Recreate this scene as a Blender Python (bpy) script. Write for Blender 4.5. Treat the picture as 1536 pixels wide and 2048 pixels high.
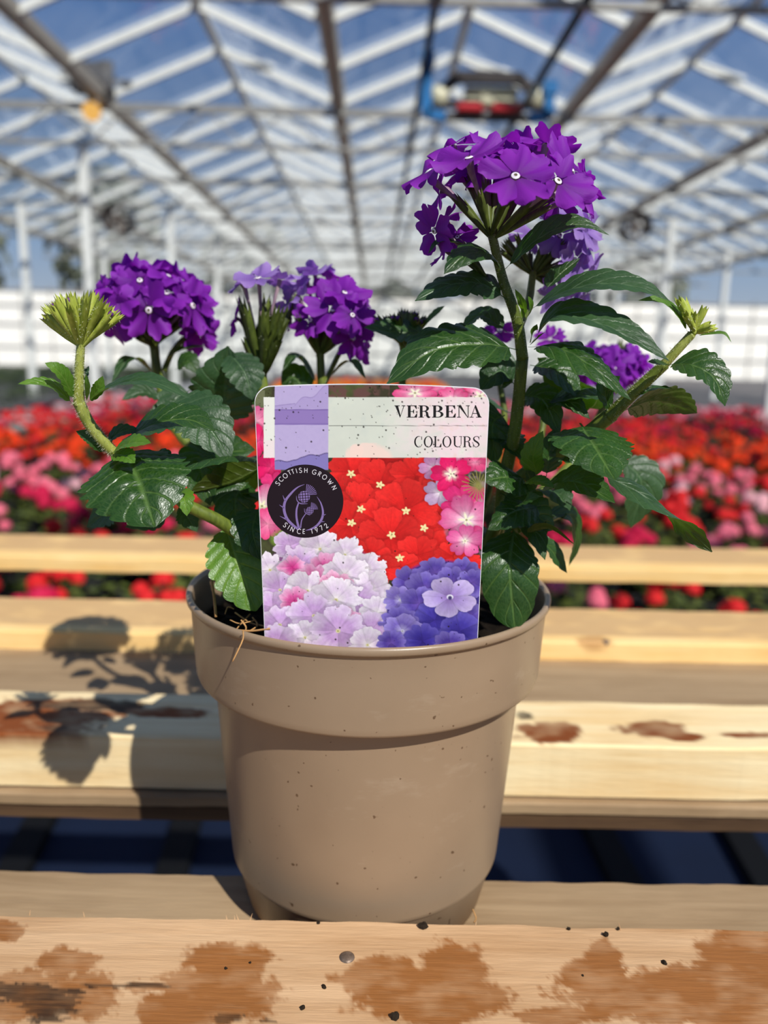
import bpy, math, random
import numpy as np
from mathutils import Vector, Matrix

# ------------------------------------------------------------------ scene, camera, light
for o in list(bpy.data.objects):
    bpy.data.objects.remove(o, do_unlink=True)
scene = bpy.context.scene
COL = scene.collection

F_PX, PITCH, ROLL, CZ = 1560.0, 0.2, 0.0202, 1.0
CP, SP, CR, SR = math.cos(PITCH), math.sin(PITCH), math.cos(ROLL), math.sin(ROLL)
V = Vector
cam_d = bpy.data.cameras.new('camera')
cam = bpy.data.objects.new('camera', cam_d)
COL.objects.link(cam)
right, up, fwd = V((1, 0, 0)), V((0, SP, CP)), V((0, CP, -SP))
cx_, cy_, cz_ = right * CR + up * SR, up * CR - right * SR, -fwd
cam.matrix_world = Matrix(((cx_.x, cy_.x, cz_.x, 0), (cx_.y, cy_.y, cz_.y, 0), (cx_.z, cy_.z, cz_.z, CZ), (0, 0, 0, 1)))
cam_d.sensor_fit = 'VERTICAL'
cam_d.sensor_height = 24.0
cam_d.lens = 24.0 * F_PX / 2048.0
cam_d.clip_start, cam_d.clip_end = 0.01, 500
cam_d.dof.use_dof = True
cam_d.dof.focus_distance = 0.236
cam_d.dof.aperture_fstop = cam_d.lens / 3.3
scene.camera = cam

world = bpy.data.worlds.new('sky'); scene.world = world
world.use_nodes = True
wn, wl = world.node_tree.nodes, world.node_tree.links
wn.clear()
w_out = wn.new('ShaderNodeOutputWorld'); w_bg = wn.new('ShaderNodeBackground')
w_ramp = wn.new('ShaderNodeValToRGB'); w_tc = wn.new('ShaderNodeTexCoord'); w_sep = wn.new('ShaderNodeSeparateXYZ')
wl.new(w_tc.outputs['Generated'], w_sep.inputs[0]); wl.new(w_sep.outputs['Z'], w_ramp.inputs[0])
wl.new(w_ramp.outputs[0], w_bg.inputs[0]); wl.new(w_bg.outputs[0], w_out.inputs[0])
cr = w_ramp.color_ramp
cr.elements[0].position = 0.0; cr.elements[0].color = (0.60, 0.66, 0.72, 1)
cr.elements[1].position = 1.0; cr.elements[1].color = (0.048, 0.15, 0.41, 1)
e = cr.elements.new(0.12); e.color = (0.32, 0.47, 0.70, 1)
e = cr.elements.new(0.35); e.color = (0.072, 0.22, 0.56, 1)
w_bg.inputs[1].default_value = 0.74

SUN_DIR = V((0.362, -0.600, 0.713)).normalized()        # towards the sun: behind the camera, to its right
sun_d = bpy.data.lights.new('sun', 'SUN'); sun_d.energy = 6.2; sun_d.angle = math.radians(0.53); sun_d.color = (1.0, 0.945, 0.865)
sun = bpy.data.objects.new('sun', sun_d); COL.objects.link(sun)
sun.rotation_euler = SUN_DIR.to_track_quat('Z', 'Y').to_euler()
sun.location = (3, -6, 8)

vs = scene.view_settings
vs.view_transform = 'Standard'; vs.look = 'None'; vs.gamma = 1.0; vs.exposure = 0.0; vs.use_curve_mapping = False
scene.cycles.max_bounces = 8; scene.cycles.transparent_max_bounces = 24
scene.cycles.use_denoising = True
scene.cycles.caustics_reflective = False; scene.cycles.caustics_refractive = False

# ------------------------------------------------------------------ helpers
rng = random.Random(7)
nrg = np.random.default_rng(11)

def ray(px, py):
    sx, sy = px - 768.0, 1024.0 - py
    u, w = sx * CR - sy * SR, sx * SR + sy * CR
    return V((u / F_PX, CP + SP * w / F_PX, -SP + CP * w / F_PX))

def P(px, py, Y):
    'the point at distance Y in front of the camera seen at that place'
    d = ray(px, py); k = Y / d.y
    return V((d.x * k, Y, CZ + d.z * k))

def PZ(px, py, z):
    'the point of the level z seen at that place'
    d = ray(px, py); k = (z - CZ) / d.z
    return V((d.x * k, d.y * k, z))

def mpp(p):
    'metres per picture pixel at a point'
    return (p.y * CP - (p.z - CZ) * SP) / F_PX

WORLD = {}
def put(name, mesh, parent=None, M=None, mat=None, smooth=True):
    'link one mesh object; M is its place in the world'
    o = bpy.data.objects.new(name, mesh)
    COL.objects.link(o)
    M = M if M is not None else Matrix.Identity(4)
    WORLD[o.name] = M
    if parent is not None:
        o.parent = parent
        o.matrix_local = WORLD[parent.name].inverted() @ M
    else:
        o.matrix_local = M
    if mat is not None and mesh is not None and len(mesh.materials) == 0:
        for m in (mat if isinstance(mat, (list, tuple)) else [mat]):
            mesh.materials.append(m)
    return o

def empty(name, loc=(0, 0, 0), rz=0.0, parent=None):
    M = Matrix.Translation(loc) @ Matrix.Rotation(rz, 4, 'Z')
    o = put(name, None, parent, M)
    o.empty_display_size = 0.05
    return o

def tag(o, label=None, cat=None, group=None, kind=None):
    if label: o['label'] = label
    if cat: o['category'] = cat
    if group: o['group'] = group
    if kind: o['kind'] = kind
    return o

class MB:
    'collects vertices and faces of ONE mesh'
    def __init__(s): s.v, s.f, s.m, s.uv = [], [], [], None
    def add(s, verts, faces, mi=0):
        b = len(s.v); s.v += [tuple(p) for p in verts]
        s.f += [tuple(b + i for i in f) for f in faces]; s.m += [mi] * len(faces)
    def box(s, x0, x1, y0, y1, z0, z1, mi=0):
        s.add([(x0, y0, z0), (x1, y0, z0), (x1, y1, z0), (x0, y1, z0), (x0, y0, z1), (x1, y0, z1), (x1, y1, z1), (x0, y1, z1)],
              [(3, 2, 1, 0), (4, 5, 6, 7), (0, 1, 5, 4), (1, 2, 6, 5), (2, 3, 7, 6), (3, 0, 4, 7)], mi)
    def bar(s, a, b, w, h, upv=(0, 0, 1), mi=0):
        a, b = V(a), V(b); t = (b - a).normalized(); u = V(upv)
        sx = t.cross(u)
        if sx.length < 1e-5: sx = t.cross(V((1, 0, 0)))
        sx.normalize(); u = sx.cross(t)
        vs_ = []
        for p in (a, b):
            for i, j in ((-1, -1), (1, -1), (1, 1), (-1, 1)):
                vs_.append(p + sx * (i * w / 2) + u * (j * h / 2))
        s.add(vs_, [(3, 2, 1, 0), (4, 5, 6, 7), (0, 1, 5, 4), (1, 2, 6, 5), (2, 3, 7, 6), (3, 0, 4, 7)], mi)
    def tube(s, pts, radii, n=8, mi=0, cap=True):
        pts = [V(p) for p in pts]; k = len(pts)
        if not isinstance(radii, (list, tuple)): radii = [radii] * k
        rings = []; t0 = (pts[1] - pts[0]).normalized()
        ref = V((0, 0, 1)) if abs(t0.z) < .9 else V((1, 0, 0))
        x = t0.cross(ref).normalized()
        for i in range(k):
            t = (pts[min(i + 1, k - 1)] - pts[max(i - 1, 0)])
            if t.length < 1e-9: t = t0
            t.normalize(); x = (x - t * x.dot(t)).normalized(); y = t.cross(x)
            rings.append([pts[i] + (x * math.cos(a) + y * math.sin(a)) * radii[i] for a in (2 * math.pi * j / n for j in range(n))])
        vs_ = [p for r in rings for p in r]
        fs = [(i * n + j, i * n + (j + 1) % n, (i + 1) * n + (j + 1) % n, (i + 1) * n + j) for i in range(k - 1) for j in range(n)]
        if cap: fs += [tuple(range(n - 1, -1, -1)), tuple((k - 1) * n + j for j in range(n))]
        s.add(vs_, fs, mi)
    def lathe(s, prof, n=64, c=(0, 0, 0), mi=0, close=False):
        k = len(prof)
        vs_ = [(c[0] + r * math.cos(2 * math.pi * j / n), c[1] + r * math.sin(2 * math.pi * j / n), c[2] + z) for r, z in prof for j in range(n)]
        fs = [(i * n + j, i * n + (j + 1) % n, (i + 1) * n + (j + 1) % n, (i + 1) * n + j) for i in range(k - 1) for j in range(n)]
        s.add(vs_, fs, mi)
    def mesh(s, name, smooth=False):
        me = bpy.data.meshes.new(name); me.from_pydata(s.v, [], s.f); me.update()
        me.polygons.foreach_set('material_index', s.m)
        me.polygons.foreach_set('use_smooth', [smooth] * len(s.f))
        if s.uv is not None:
            l = me.uv_layers.new(name='UVMap')
            idx = np.empty(len(me.loops), dtype=np.int32); me.loops.foreach_get('vertex_index', idx)
            l.data.foreach_set('uv', np.asarray(s.uv, dtype=np.float32)[idx].ravel())
        return me

def spline(pts, n):
    'Catmull-Rom through points'
    pts = [V(p) for p in pts]
    if len(pts) == 2: return [pts[0].lerp(pts[1], i / (n - 1)) for i in range(n)]
    q = [pts[0] * 2 - pts[1]] + pts + [pts[-1] * 2 - pts[-2]]
    m = len(pts) - 1; out = []
    for i in range(n):
        g = i / (n - 1) * m; k = min(int(g), m - 1); t = g - k
        a, b, c, d = q[k:k + 4]
        out.append(0.5 * ((2 * b) + (c - a) * t + (2 * a - 5 * b + 4 * c - d) * t * t + (3 * b - a - 3 * c + d) * t ** 3))
    return out

def lin(r, g, b):
    f = lambda c: (c / 255 / 12.92) if c / 255 <= .04045 else ((c / 255 + .055) / 1.055) ** 2.4
    return (f(r), f(g), f(b), 1.0)

def vnoise(x, y, seed=0, octaves=4, gain=.5):
    'fractal value noise on numpy arrays'
    tot = np.zeros_like(x, dtype=float); amp = 1.0; norm = 0
    for o_ in range(octaves):
        r = np.random.default_rng(seed + o_ * 101); T = r.random((256, 256))
        xi, yi = np.floor(x).astype(int), np.floor(y).astype(int); fx, fy = x - xi, y - yi
        fx, fy = fx * fx * (3 - 2 * fx), fy * fy * (3 - 2 * fy)
        g = lambda i, j: T[i & 255, j & 255]
        v = (g(xi, yi) * (1 - fx) + g(xi + 1, yi) * fx) * (1 - fy) + (g(xi, yi + 1) * (1 - fx) + g(xi + 1, yi + 1) * fx) * fy
        tot += amp * v; norm += amp; amp *= gain; x = x * 2.03 + 7.1; y = y * 2.03 + 3.7
    return tot / norm

class NT:
    'small node-tree writer'
    def __init__(s, name):
        s.mat = bpy.data.materials.new(name); s.mat.use_nodes = True
        s.t = s.mat.node_tree; s.t.nodes.clear()
        s.out = s.t.nodes.new('ShaderNodeOutputMaterial')
    def n(s, kind, **kw):
        nd = s.t.nodes.new(kind)
        for k, v_ in kw.items():
            if k.startswith('_'): setattr(nd, k[1:], v_)
            else: s.set(nd.inputs[k if not k.startswith('i') or not k[1:].isdigit() else int(k[1:])], v_)
        return nd
    def set(s, sock, v_):
        if hasattr(v_, 'is_output') or isinstance(v_, bpy.types.NodeSocket): s.t.links.new(v_, sock)
        else: sock.default_value = v_
    def math(s, op, a, b=0.0, c=None, clamp=False):
        nd = s.t.nodes.new('ShaderNodeMath'); nd.operation = op; nd.use_clamp = clamp
        s.set(nd.inputs[0], a); s.set(nd.inputs[1], b)
        if c is not None: s.set(nd.inputs[2], c)
        return nd.outputs[0]
    def mix(s, fac, a, b, blend='MIX'):
        nd = s.t.nodes.new('ShaderNodeMix'); nd.data_type = 'RGBA'; nd.blend_type = blend
        s.set(nd.inputs[0], fac); s.set(nd.inputs[6], a); s.set(nd.inputs[7], b)
        return nd.outputs[2]
    def ramp(s, fac, stops):
        nd = s.t.nodes.new('ShaderNodeValToRGB'); r = nd.color_ramp
        while len(r.elements) < len(stops): r.elements.new(.5)
        for e_, (p, c) in zip(r.elements, stops): e_.position = p; e_.color = c if len(c) == 4 else (*c, 1)
        s.set(nd.inputs[0], fac); return nd.outputs[0]
    def noise(s, vec, scale, detail=4, rough=.5, dist=0):
        nd = s.t.nodes.new('ShaderNodeTexNoise'); nd.inputs['Scale'].default_value = scale; nd.inputs['Detail'].default_value = detail
        nd.inputs['Roughness'].default_value = rough; nd.inputs['Distortion'].default_value = dist
        if vec is not None: s.set(nd.inputs['Vector'], vec)
        return nd.outputs['Fac']
    def coord(s, which='Object', scale=(1, 1, 1)):
        tc = s.t.nodes.new('ShaderNodeTexCoord'); mp = s.t.nodes.new('ShaderNodeMapping')
        mp.inputs['Scale'].default_value = scale; s.t.links.new(tc.outputs[which], mp.inputs['Vector']); return mp.outputs[0]
    def bsdf(s, color, rough=.5, spec=.5, metal=0.0, bump=None, bump_s=.3, dist=.001, coat=0.0):
        b = s.t.nodes.new('ShaderNodeBsdfPrincipled')
        s.set(b.inputs['Base Color'], color); s.set(b.inputs['Roughness'], rough); s.set(b.inputs['Specular IOR Level'], spec)
        s.set(b.inputs['Metallic'], metal); s.set(b.inputs['Coat Weight'], coat)
        if bump is not None:
            bn = s.t.nodes.new('ShaderNodeBump'); bn.inputs['Strength'].default_value = bump_s; bn.inputs['Distance'].default_value = dist
            s.set(bn.inputs['Height'], bump); s.t.links.new(bn.outputs[0], b.inputs['Normal'])
        return b.outputs[0]
    def shader_mix(s, fac, a, b):
        nd = s.t.nodes.new('ShaderNodeMixShader'); s.set(nd.inputs[0], fac); s.set(nd.inputs[1], a); s.set(nd.inputs[2], b); return nd.outputs[0]
    def done(s, sh): s.t.links.new(sh, s.out.inputs['Surface']); return s.mat

def plain(name, col, rough=.6, spec=.4, metal=0.0, vary=.12, scale=30, bump=0.0):
    t = NT(name); c = t.coord(); nz = t.noise(c, scale, 5)
    dark = tuple(x * (1 - vary) for x in col[:3]) + (1,); lite = tuple(min(1, x * (1 + vary)) for x in col[:3]) + (1,)
    col_ = t.ramp(nz, [(.3, dark), (.7, lite)])
    return t.done(t.bsdf(col_, rough, spec, metal, bump=nz if bump else None, bump_s=bump))
# ------------------------------------------------------------------ the greenhouse
HOUSE_RZ = 0.0155
HM = Matrix.Rotation(HOUSE_RZ, 4, 'Z')
M_white = plain('painted_white_metal', lin(225, 226, 222), .45, .4, 0, .08, 8)
M_gutter = plain('weathered_grey_metal', lin(186, 178, 166), .5, .4, .1, .15, 5)
M_truss = plain('galvanised_steel', lin(150, 148, 144), .45, .4, .2, .12, 10)
M_black = plain('black_rubber', lin(40, 40, 44), .6, .3, 0, .2, 12)

t = NT('roof_glass')
fr = t.math('ADD', t.math('MULTIPLY', t.math('POWER', t.n('ShaderNodeLayerWeight', Blend=.5).outputs['Facing'], 4.0), .6), .035)
dirt = t.noise(t.coord('Object', (1, 1, 1)), 1.3, 5)
tr = t.n('ShaderNodeBsdfTransparent', Color=(.95, .97, .98, 1)).outputs[0]
gl = t.n('ShaderNodeBsdfGlossy', Color=(1, 1, 1, 1), Roughness=.05).outputs[0]
df = t.n('ShaderNodeBsdfTranslucent', Color=(.85, .87, .88, 1)).outputs[0]
film = t.math('MULTIPLY', dirt, .05)
M_glass = t.done(t.shader_mix(film, t.shader_mix(fr, tr, gl), df))

ceiling = empty('ceiling', (0, 0, 0), HOUSE_RZ); tag(ceiling, 'glazed multi-span greenhouse roof on grey gutters and steel lattice girders', kind='structure')
G_Z, R_Z, BAY, X0 = CZ + 3.30, CZ + 3.93, 3.16, -0.55
PITCH_Y, Y_A, Y_B = 1.35, -4.77, 43.3
NB = int((Y_B - Y_A) / PITCH_Y)
gut_x = [X0 + BAY * k for k in range(-3, 5)]
slope_len = math.hypot(BAY / 2, R_Z - G_Z)
# one sloping bar and one pane, shared by every copy (origin at the gutter end; two hands)
def slope_meshes(sgn):
    rise, run = R_Z - G_Z, BAY / 2 * sgn
    b = MB(); b.bar((0.07 * sgn, 0, .02), (run - .02 * sgn, 0, rise - .01), .05, .095, (0, 0, 1))
    p = MB()
    n = V((-rise * sgn, 0, abs(run))).normalized()
    for a, z in ((0, .045), (0, .049)):
        pass
    q = [V((0.07 * sgn, .02, .03)), V((run - .02 * sgn, .02, rise)), V((run - .02 * sgn, PITCH_Y - .02, rise)), V((0.07 * sgn, PITCH_Y - .02, .03))]
    lo = [x + n * .030 for x in q]; hi = [x + n * .034 for x in q]
    p.add(lo + hi, [(3, 2, 1, 0), (4, 5, 6, 7), (0, 1, 5, 4), (1, 2, 6, 5), (2, 3, 7, 6), (3, 0, 4, 7)])
    return b, p
SM = {s: slope_meshes(s) for s in (1, -1)}
bar_me = {s: SM[s][0].mesh('glazing_bar') for s in SM}
pane_me = {s: SM[s][1].mesh('pane') for s in SM}
slots = []
for gx in gut_x:
    for s in (1, -1):
        for j in range(NB + 1):
            slots.append((gx, Y_A + j * PITCH_Y, s))
# those seen largest become parts of their own, the others one joined part
def nearness(sl):
    gx, y, s = sl
    inv = y < 5.2 or abs(gx + s * .8) > .62 * y + .3
    return (inv, math.hypot(y, gx + s * .8))
slots.sort(key=nearness)
far_bar, far_pane = MB(), MB()
for i, (gx, y, s) in enumerate(slots):
    last = abs(y - (Y_A + NB * PITCH_Y)) < .01
    if i < 290:
        M = HM @ Matrix.Translation((gx, y, G_Z))
        put('glazing_bar', bar_me[s], ceiling, M, M_white)
        if not last: put('pane', pane_me[s], ceiling, M, M_glass)
    else:
        for far, src in ((far_bar, SM[s][0]), (far_pane, SM[s][1])):
            if far is far_pane and last: continue
            far.add([(p[0] + gx, p[1] + y, p[2] + G_Z) for p in src.v], src.f)
tag(put('glazing_bar', far_bar.mesh('glazing_bar_far'), ceiling, HM, M_white), kind='stuff')
tag(put('pane', far_pane.mesh('pane_far'), ceiling, HM, M_glass), kind='stuff')
for k, gx in enumerate(gut_x):
    b = MB(); pr = [(-.10, .06), (-.075, -.055), (-.03, -.085), (.03, -.085), (.075, -.055), (.10, .06), (.085, .06), (.06, -.04), (-.06, -.04), (-.085, .06)]
    n_ = len(pr)
    b.add([(gx + x, Y_A - .3, G_Z + z) for x, z in pr] + [(gx + x, Y_B, G_Z + z) for x, z in pr],
          [(i, (i + 1) % n_, n_ + (i + 1) % n_, n_ + i) for i in range(n_)])
    put('gutter', b.mesh('gutter'), ceiling, HM, M_gutter)
    b = MB(); rx = gx + BAY / 2
    b.add([(rx + x, y, R_Z + z) for y in (Y_A - .1, Y_B) for x, z in ((-.05, -.02), (0, -.05), (.05, -.02), (.05, .03), (0, .055), (-.05, .03))],
          [(i, (i + 1) % 6, 6 + (i + 1) % 6, 6 + i) for i in range(6)])
    put('ridge', b.mesh('ridge'), ceiling, HM, M_white)
# lattice girders across the house
TR_Y = [6.8, 11.4, 16.0, 20.6, 25.2, 29.8, 34.4, 39.0]
XL, XR = gut_x[0] - .2, gut_x[-1] + .2
for y in TR_Y:
    tr_ = empty('girder', HM @ V((0, y, G_Z)), HOUSE_RZ, ceiling)
    Mt = HM
    for z, nm, hh in ((G_Z - .12, 'chord', .09), (G_Z - .58, 'chord', .05)):
        b = MB(); b.box(XL, XR, y - .03, y + .03, z - hh / 2, z + hh / 2)
        put(nm, b.mesh('chord'), tr_, Mt, M_truss)
    b = MB(); st = BAY / 6; n_ = int((XR - XL) / st)
    for i in range(n_):
        a = (XL + i * st, y, G_Z - .14 if i % 2 else G_Z - .56); c = (XL + (i + 1) * st, y, G_Z - .56 if i % 2 else G_Z - .14)
        b.bar(a, c, .022, .022, (0, 1, 0))
    put('lattice', b.mesh('lattice'), tr_, Mt, M_truss)
# thin wind-brace wires under the slopes
b = MB()
for gx in gut_x:
    for y in (8.0, 12.6, 17.2, 26.4):
        b.tube([(gx, y, G_Z), (gx + BAY / 2, y + 1.7, R_Z - .05)], .008, 5); b.tube([(gx + BAY, y, G_Z), (gx + BAY / 2, y + 1.7, R_Z - .05)], .008, 5)
put('brace_rod', b.mesh('brace_rod'), ceiling, HM, M_truss)
# roof-vent racks: short bright struts from ridge to slope
b = MB()
for gx in gut_x[2:6]:
    for j in range(2, 12):
        y = 4 + j * PITCH_Y * 1.8
        b.bar((gx + BAY / 2 + .06, y, R_Z - .06), (gx + BAY / 2 + .72, y + .1, R_Z - .20), .035, .035)
tag(put('vent_strut', b.mesh('vent_strut'), ceiling, HM, M_white), kind='stuff')

col_me = MB(); col_me.box(-.06, .06, -.05, .05, 0, 1)
col_mesh = col_me.mesh('column')
for y in TR_Y:
    for gx in (gut_x[1], gut_x[2] - .30, gut_x[4] + BAY * 1.0, gut_x[6]):
        M = HM @ Matrix.Translation((gx, y, 0)) @ Matrix.Diagonal((1, 1, G_Z - .62, 1))
        tag(put('column', col_mesh, None, M, M_white), 'pale painted steel column carrying a roof gutter in the greenhouse', kind='structure', group='greenhouse columns')

# floor, path and end wall
t = NT('concrete_floor'); c = t.coord('Object'); nz = t.noise(c, 2.2, 6, .6); n2 = t.noise(c, 40, 3)
M_floor = t.done(t.bsdf(t.ramp(nz, [(.3, lin(84, 82, 82)), (.7, lin(112, 109, 106))]), .85, .3, bump=n2, bump_s=.2, dist=.01))
b = MB(); b.add([(-40, -8, 0), (40, -8, 0), (40, 60, 0), (-40, 60, 0)], [(0, 1, 2, 3)])
tag(put('floor', b.mesh('floor'), None, None, M_floor), 'dark grey concrete greenhouse floor', kind='structure')
t = NT('path_concrete'); nz = t.noise(t.coord('Object'), 6, 6, .6)
M_path = t.done(t.bsdf(t.ramp(nz, [(.3, lin(150, 148, 146)), (.7, lin(186, 184, 180))]), .85, .3))
b = MB(); b.box(-5.35, -4.25, 1, 43, -.02, .03)
tag(put('floor', b.mesh('path'), None, HM, M_path), 'pale grey concrete path along the left edge of the flower bed', kind='structure')
M_wallp = plain('white_wall_sheet', lin(232, 232, 226), .6, .3, 0, .05, 3)
wall = empty('wall_back', HM @ V((0, 43.4, 0)), HOUSE_RZ); tag(wall, 'white panelled end wall of the greenhouse', kind='structure')
b = MB(); b.box(0, 1.52, 0, .06, 0, 3.95); pm = b.mesh('panel')
for i in range(-14, 17):
    put('panel', pm, wall, HM @ Matrix.Translation((i * 1.58, 43.4, 0)), M_wallp)
b = MB()
for i in range(-14, 17): b.box(i * 1.58 - .05, i * 1.58 - .01, 43.35, 43.45, 0, 4.2)
for z in (1.0, 2.2, 3.2, 3.98): b.box(-22, 26, 43.33, 43.38, z - .04, z + .04)
put('wall_frame', b.mesh('wall_frame'), wall, HM, M_truss)
b = MB()
for gx in gut_x:
    b.add([(gx, 43.42, 3.97), (gx + BAY, 43.42, 3.97), (gx + BAY, 43.42, G_Z), (gx + BAY / 2, 43.42, R_Z), (gx, 43.42, G_Z)], [(0, 1, 2, 3, 4)])
put('gable_glass', b.mesh('gable_glass'), wall, HM, M_glass)
# thermal screen packs folded under the girders further back
t = NT('screen_fabric'); nz = t.noise(t.coord('Object', (8, .4, 3)), 4, 4)
sd = t.bsdf(t.ramp(nz, [(.3, lin(196, 196, 190)), (.7, lin(228, 228, 222))]), .8, .2)
M_screen = t.done(t.shader_mix(.45, sd, t.n('ShaderNodeBsdfTranslucent', Color=lin(225, 225, 218)).outputs[0]))
for y in ():
    b = MB(); n_ = 96; pts = []
    for i in range(n_ + 1):
        x = XL + (XR - XL) * i / n_; pts.append((x, y + .12 + .05 * math.sin(i * 2.1), G_Z - .10 + .015 * math.sin(i * 1.3)))
    lo = [(p[0], p[1] + .03 * math.cos(i), p[2] - .42 + .02 * math.sin(i * .9)) for i, p in enumerate(pts)]
    th = [(p[0], p[1] + .10, p[2]) for p in pts]; tl = [(p[0], p[1] + .10, p[2]) for p in lo]
    b.add(pts + lo + th + tl, [f for i in range(n_) for f in ((i, i + 1, n_ + 2 + i, n_ + 1 + i), (2 * n_ + 2 + i, 3 * n_ + 3 + i, 3 * n_ + 4 + i, 2 * n_ + 3 + i), (n_ + 1 + i, n_ + 2 + i, 3 * n_ + 4 + i, 3 * n_ + 3 + i), (i, 2 * n_ + 2 + i, 2 * n_ + 3 + i, i + 1))])
    put('folded_screen', b.mesh('folded_screen', True), ceiling, HM, M_screen)

# ------------------------------------------------------------------ things hanging in the house
M_fan = plain('dark_fan_metal', lin(58, 54, 54), .5, .4, .2, .2, 10)
M_fan_in = plain('brown_fan_guard', lin(110, 98, 92), .5, .4, .2, .2, 10)
def fan(px, py, Y, lab):
    c = P(px, py, Y); r = .27
    root = empty('circulation_fan', c); tag(root, lab, 'fan')
    MR = Matrix.Translation(c) @ Matrix.Rotation(math.pi / 2, 4, 'X')
    b = MB(); b.lathe([(r * .93, -.2), (r, -.22), (r, .18), (r * 1.05, .22), (r * .96, .22), (r * .93, .16), (r * .93, -.2)], 32)
    put('housing', b.mesh('housing', True), root, MR, M_fan)
    b = MB(); b.lathe([(.001, -.06), (.07, -.06), (.075, 0), (.07, .1), (.001, .1)], 16); put('motor', b.mesh('motor', True), root, MR, M_fan_in)
    bl = MB(); bl.add([(.05, -.03, .0), (.24, -.08, .05), (.245, .05, -.03), (.05, .03, -.02), (.05, -.03, .006), (.24, -.08, .056), (.245, .05, -.024), (.05, .03, -.014)],
                      [(3, 2, 1, 0), (4, 5, 6, 7), (0, 1, 5, 4), (1, 2, 6, 5), (2, 3, 7, 6), (3, 0, 4, 7)])
    bm_ = bl.mesh('blade')
    for k in range(5): put('blade', bm_, root, MR @ Matrix.Rotation(k * 2 * math.pi / 5, 4, 'Z'), M_fan_in)
    b = MB()
    for rr in (.09, .15, .21, .26): b.tube([(rr * math.cos(a), rr * math.sin(a), .21) for a in [2 * math.pi * i / 24 for i in range(25)]], .004, 4)
    for k in range(8): a = k * math.pi / 4; b.bar((.02 * math.cos(a), .02 * math.sin(a), .21), (.26 * math.cos(a), .26 * math.sin(a), .21), .006, .006)
    put('guard', b.mesh('guard'), root, MR, M_fan_in)
    for s in (-1, 1):
        b = MB(); b.tube([c + V((s * .1, 0, r * .92)), V((c.x + s * .1, c.y, G_Z - .56))], .012, 6)
        put('hanging_rod', b.mesh('hanging_rod'), root, None, M_fan)
yf = (HM @ V((0, 16.0, 0))).y
fan(237, 440, yf + .07, 'dark round circulation fan hanging above the left of the flower bed')
fan(1268, 455, yf - .07, 'grey-brown round circulation fan hanging right of the tall flower head')

# amber lamp in its dark bracket at the left gutter
M_box = plain('dark_motor_case', lin(52, 50, 52), .5, .4, .1, .2, 10)
c = P(183, 222, 11.25)
lamp = empty('amber_lamp', c); tag(lamp, 'round amber lamp under a dark motor case on the left gutter', 'lamp')
t = NT('amber_glow'); em = t.n('ShaderNodeEmission', Color=lin(255, 196, 104), Strength=1.25).outputs[0]
M_amber = t.done(t.shader_mix(.35, em, t.bsdf(lin(250, 170, 70), .25)))
b = MB(); b.lathe([(.001, -.13), (.06, -.115), (.11, -.06), (.125, 0), (.11, .06), (.06, .10), (.001, .11)], 20); put('lens', b.mesh('lens', True), lamp, Matrix.Translation(c), M_amber)
b = MB(); b.lathe([(.05, .09), (.05, .2), (.12, .2), (.12, .24), (.001, .24)], 16); put('socket', b.mesh('socket', True), lamp, Matrix.Translation(c), M_box)
c2 = c + V((.02, 0, .40)); b = MB(); b.box(-.24, .16, -.12, .12, -.17, .17); b.lathe([(.1, -.2), (.1, .2)], 14, (0.2, 0, 0)); b.bar((-.4, 0, .05), (.5, .1, -.02), .05, .05)
put('motor_case', b.mesh('motor_case'), lamp, Matrix.Translation(c2), M_box)

# watering boom trolley on its two overhead rails
M_red = plain('red_plastic', lin(176, 30, 40), .35, .5, 0, .2, 4)
M_blue = plain('blue_plastic', lin(38, 110, 170), .35, .5, 0, .15, 4)
M_dark = plain('dark_steel', lin(50, 44, 44), .5, .4, .2, .25, 6)
M_cream = plain('cream_plastic', lin(205, 200, 170), .35, .5, 0, .15, 6)
TY = 8.45
boom = empty('watering_boom', P(975, 190, TY)); tag(boom, 'overhead watering boom trolley with red tank and blue end brackets on roof rails', 'machine')
pl = P(852, 190, TY); prr = P(1098, 200, TY); zt = pl.z
def bx(name, x0, x1, y0, y1, z0, z1, m, bev=True):
    b = MB(); b.box(x0, x1, y0, y1, z0, z1); o = put(name, b.mesh(name), boom, None, m)
    if bev: md = o.modifiers.new('bevel', 'BEVEL'); md.width = .02; md.segments = 2
    return o
mid = (pl.x + prr.x) / 2; k = mpp(P(975, 190, TY))
top = P(975, 152, TY).z; bot = P(975, 232, TY).z; zm = P(975, 190, TY).z
b = MB()
for s in (-1, 1):
    b.bar((mid + s * 62 * k, TY, top - .02), (mid + s * 108 * k, TY, zm - .04), .09, .09, (0, 1, 0)); b.bar((mid + s * 108 * k, TY, zm), (mid + s * 100 * k, TY, bot), .09, .09, (0, 1, 0))
b.bar((mid - 66 * k, TY, top - .02), (mid + 66 * k, TY, top - .02), .10, .09, (0, 1, 0)); b.bar((mid - 100 * k, TY, zm - .09), (mid + 100 * k, TY, zm - .09), .07, .06, (0, 1, 0))
b.bar((mid - 118 * k, TY, bot - .02), (mid + 118 * k, TY, bot - .02), .06, .05, (0, 1, 0))
put('frame', b.mesh('frame'), boom, None, M_dark)
bx('red_tank', mid - 62 * k, mid - 6 * k, TY - .1, TY + .2, bot + .02, zm - .10, M_red); bx('red_tank', mid + 6 * k, mid + 66 * k, TY - .1, TY + .2, bot + .02, zm - .10, M_red)
bx('cream_casing', mid - 45 * k, mid + 62 * k, TY + .05, TY + .3, zm - .05, zm + .10, M_cream); bx('cream_casing', mid - 15 * k, mid + 12 * k, TY - .12, TY + .1, zm - .12, zm - .02, M_cream)
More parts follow.
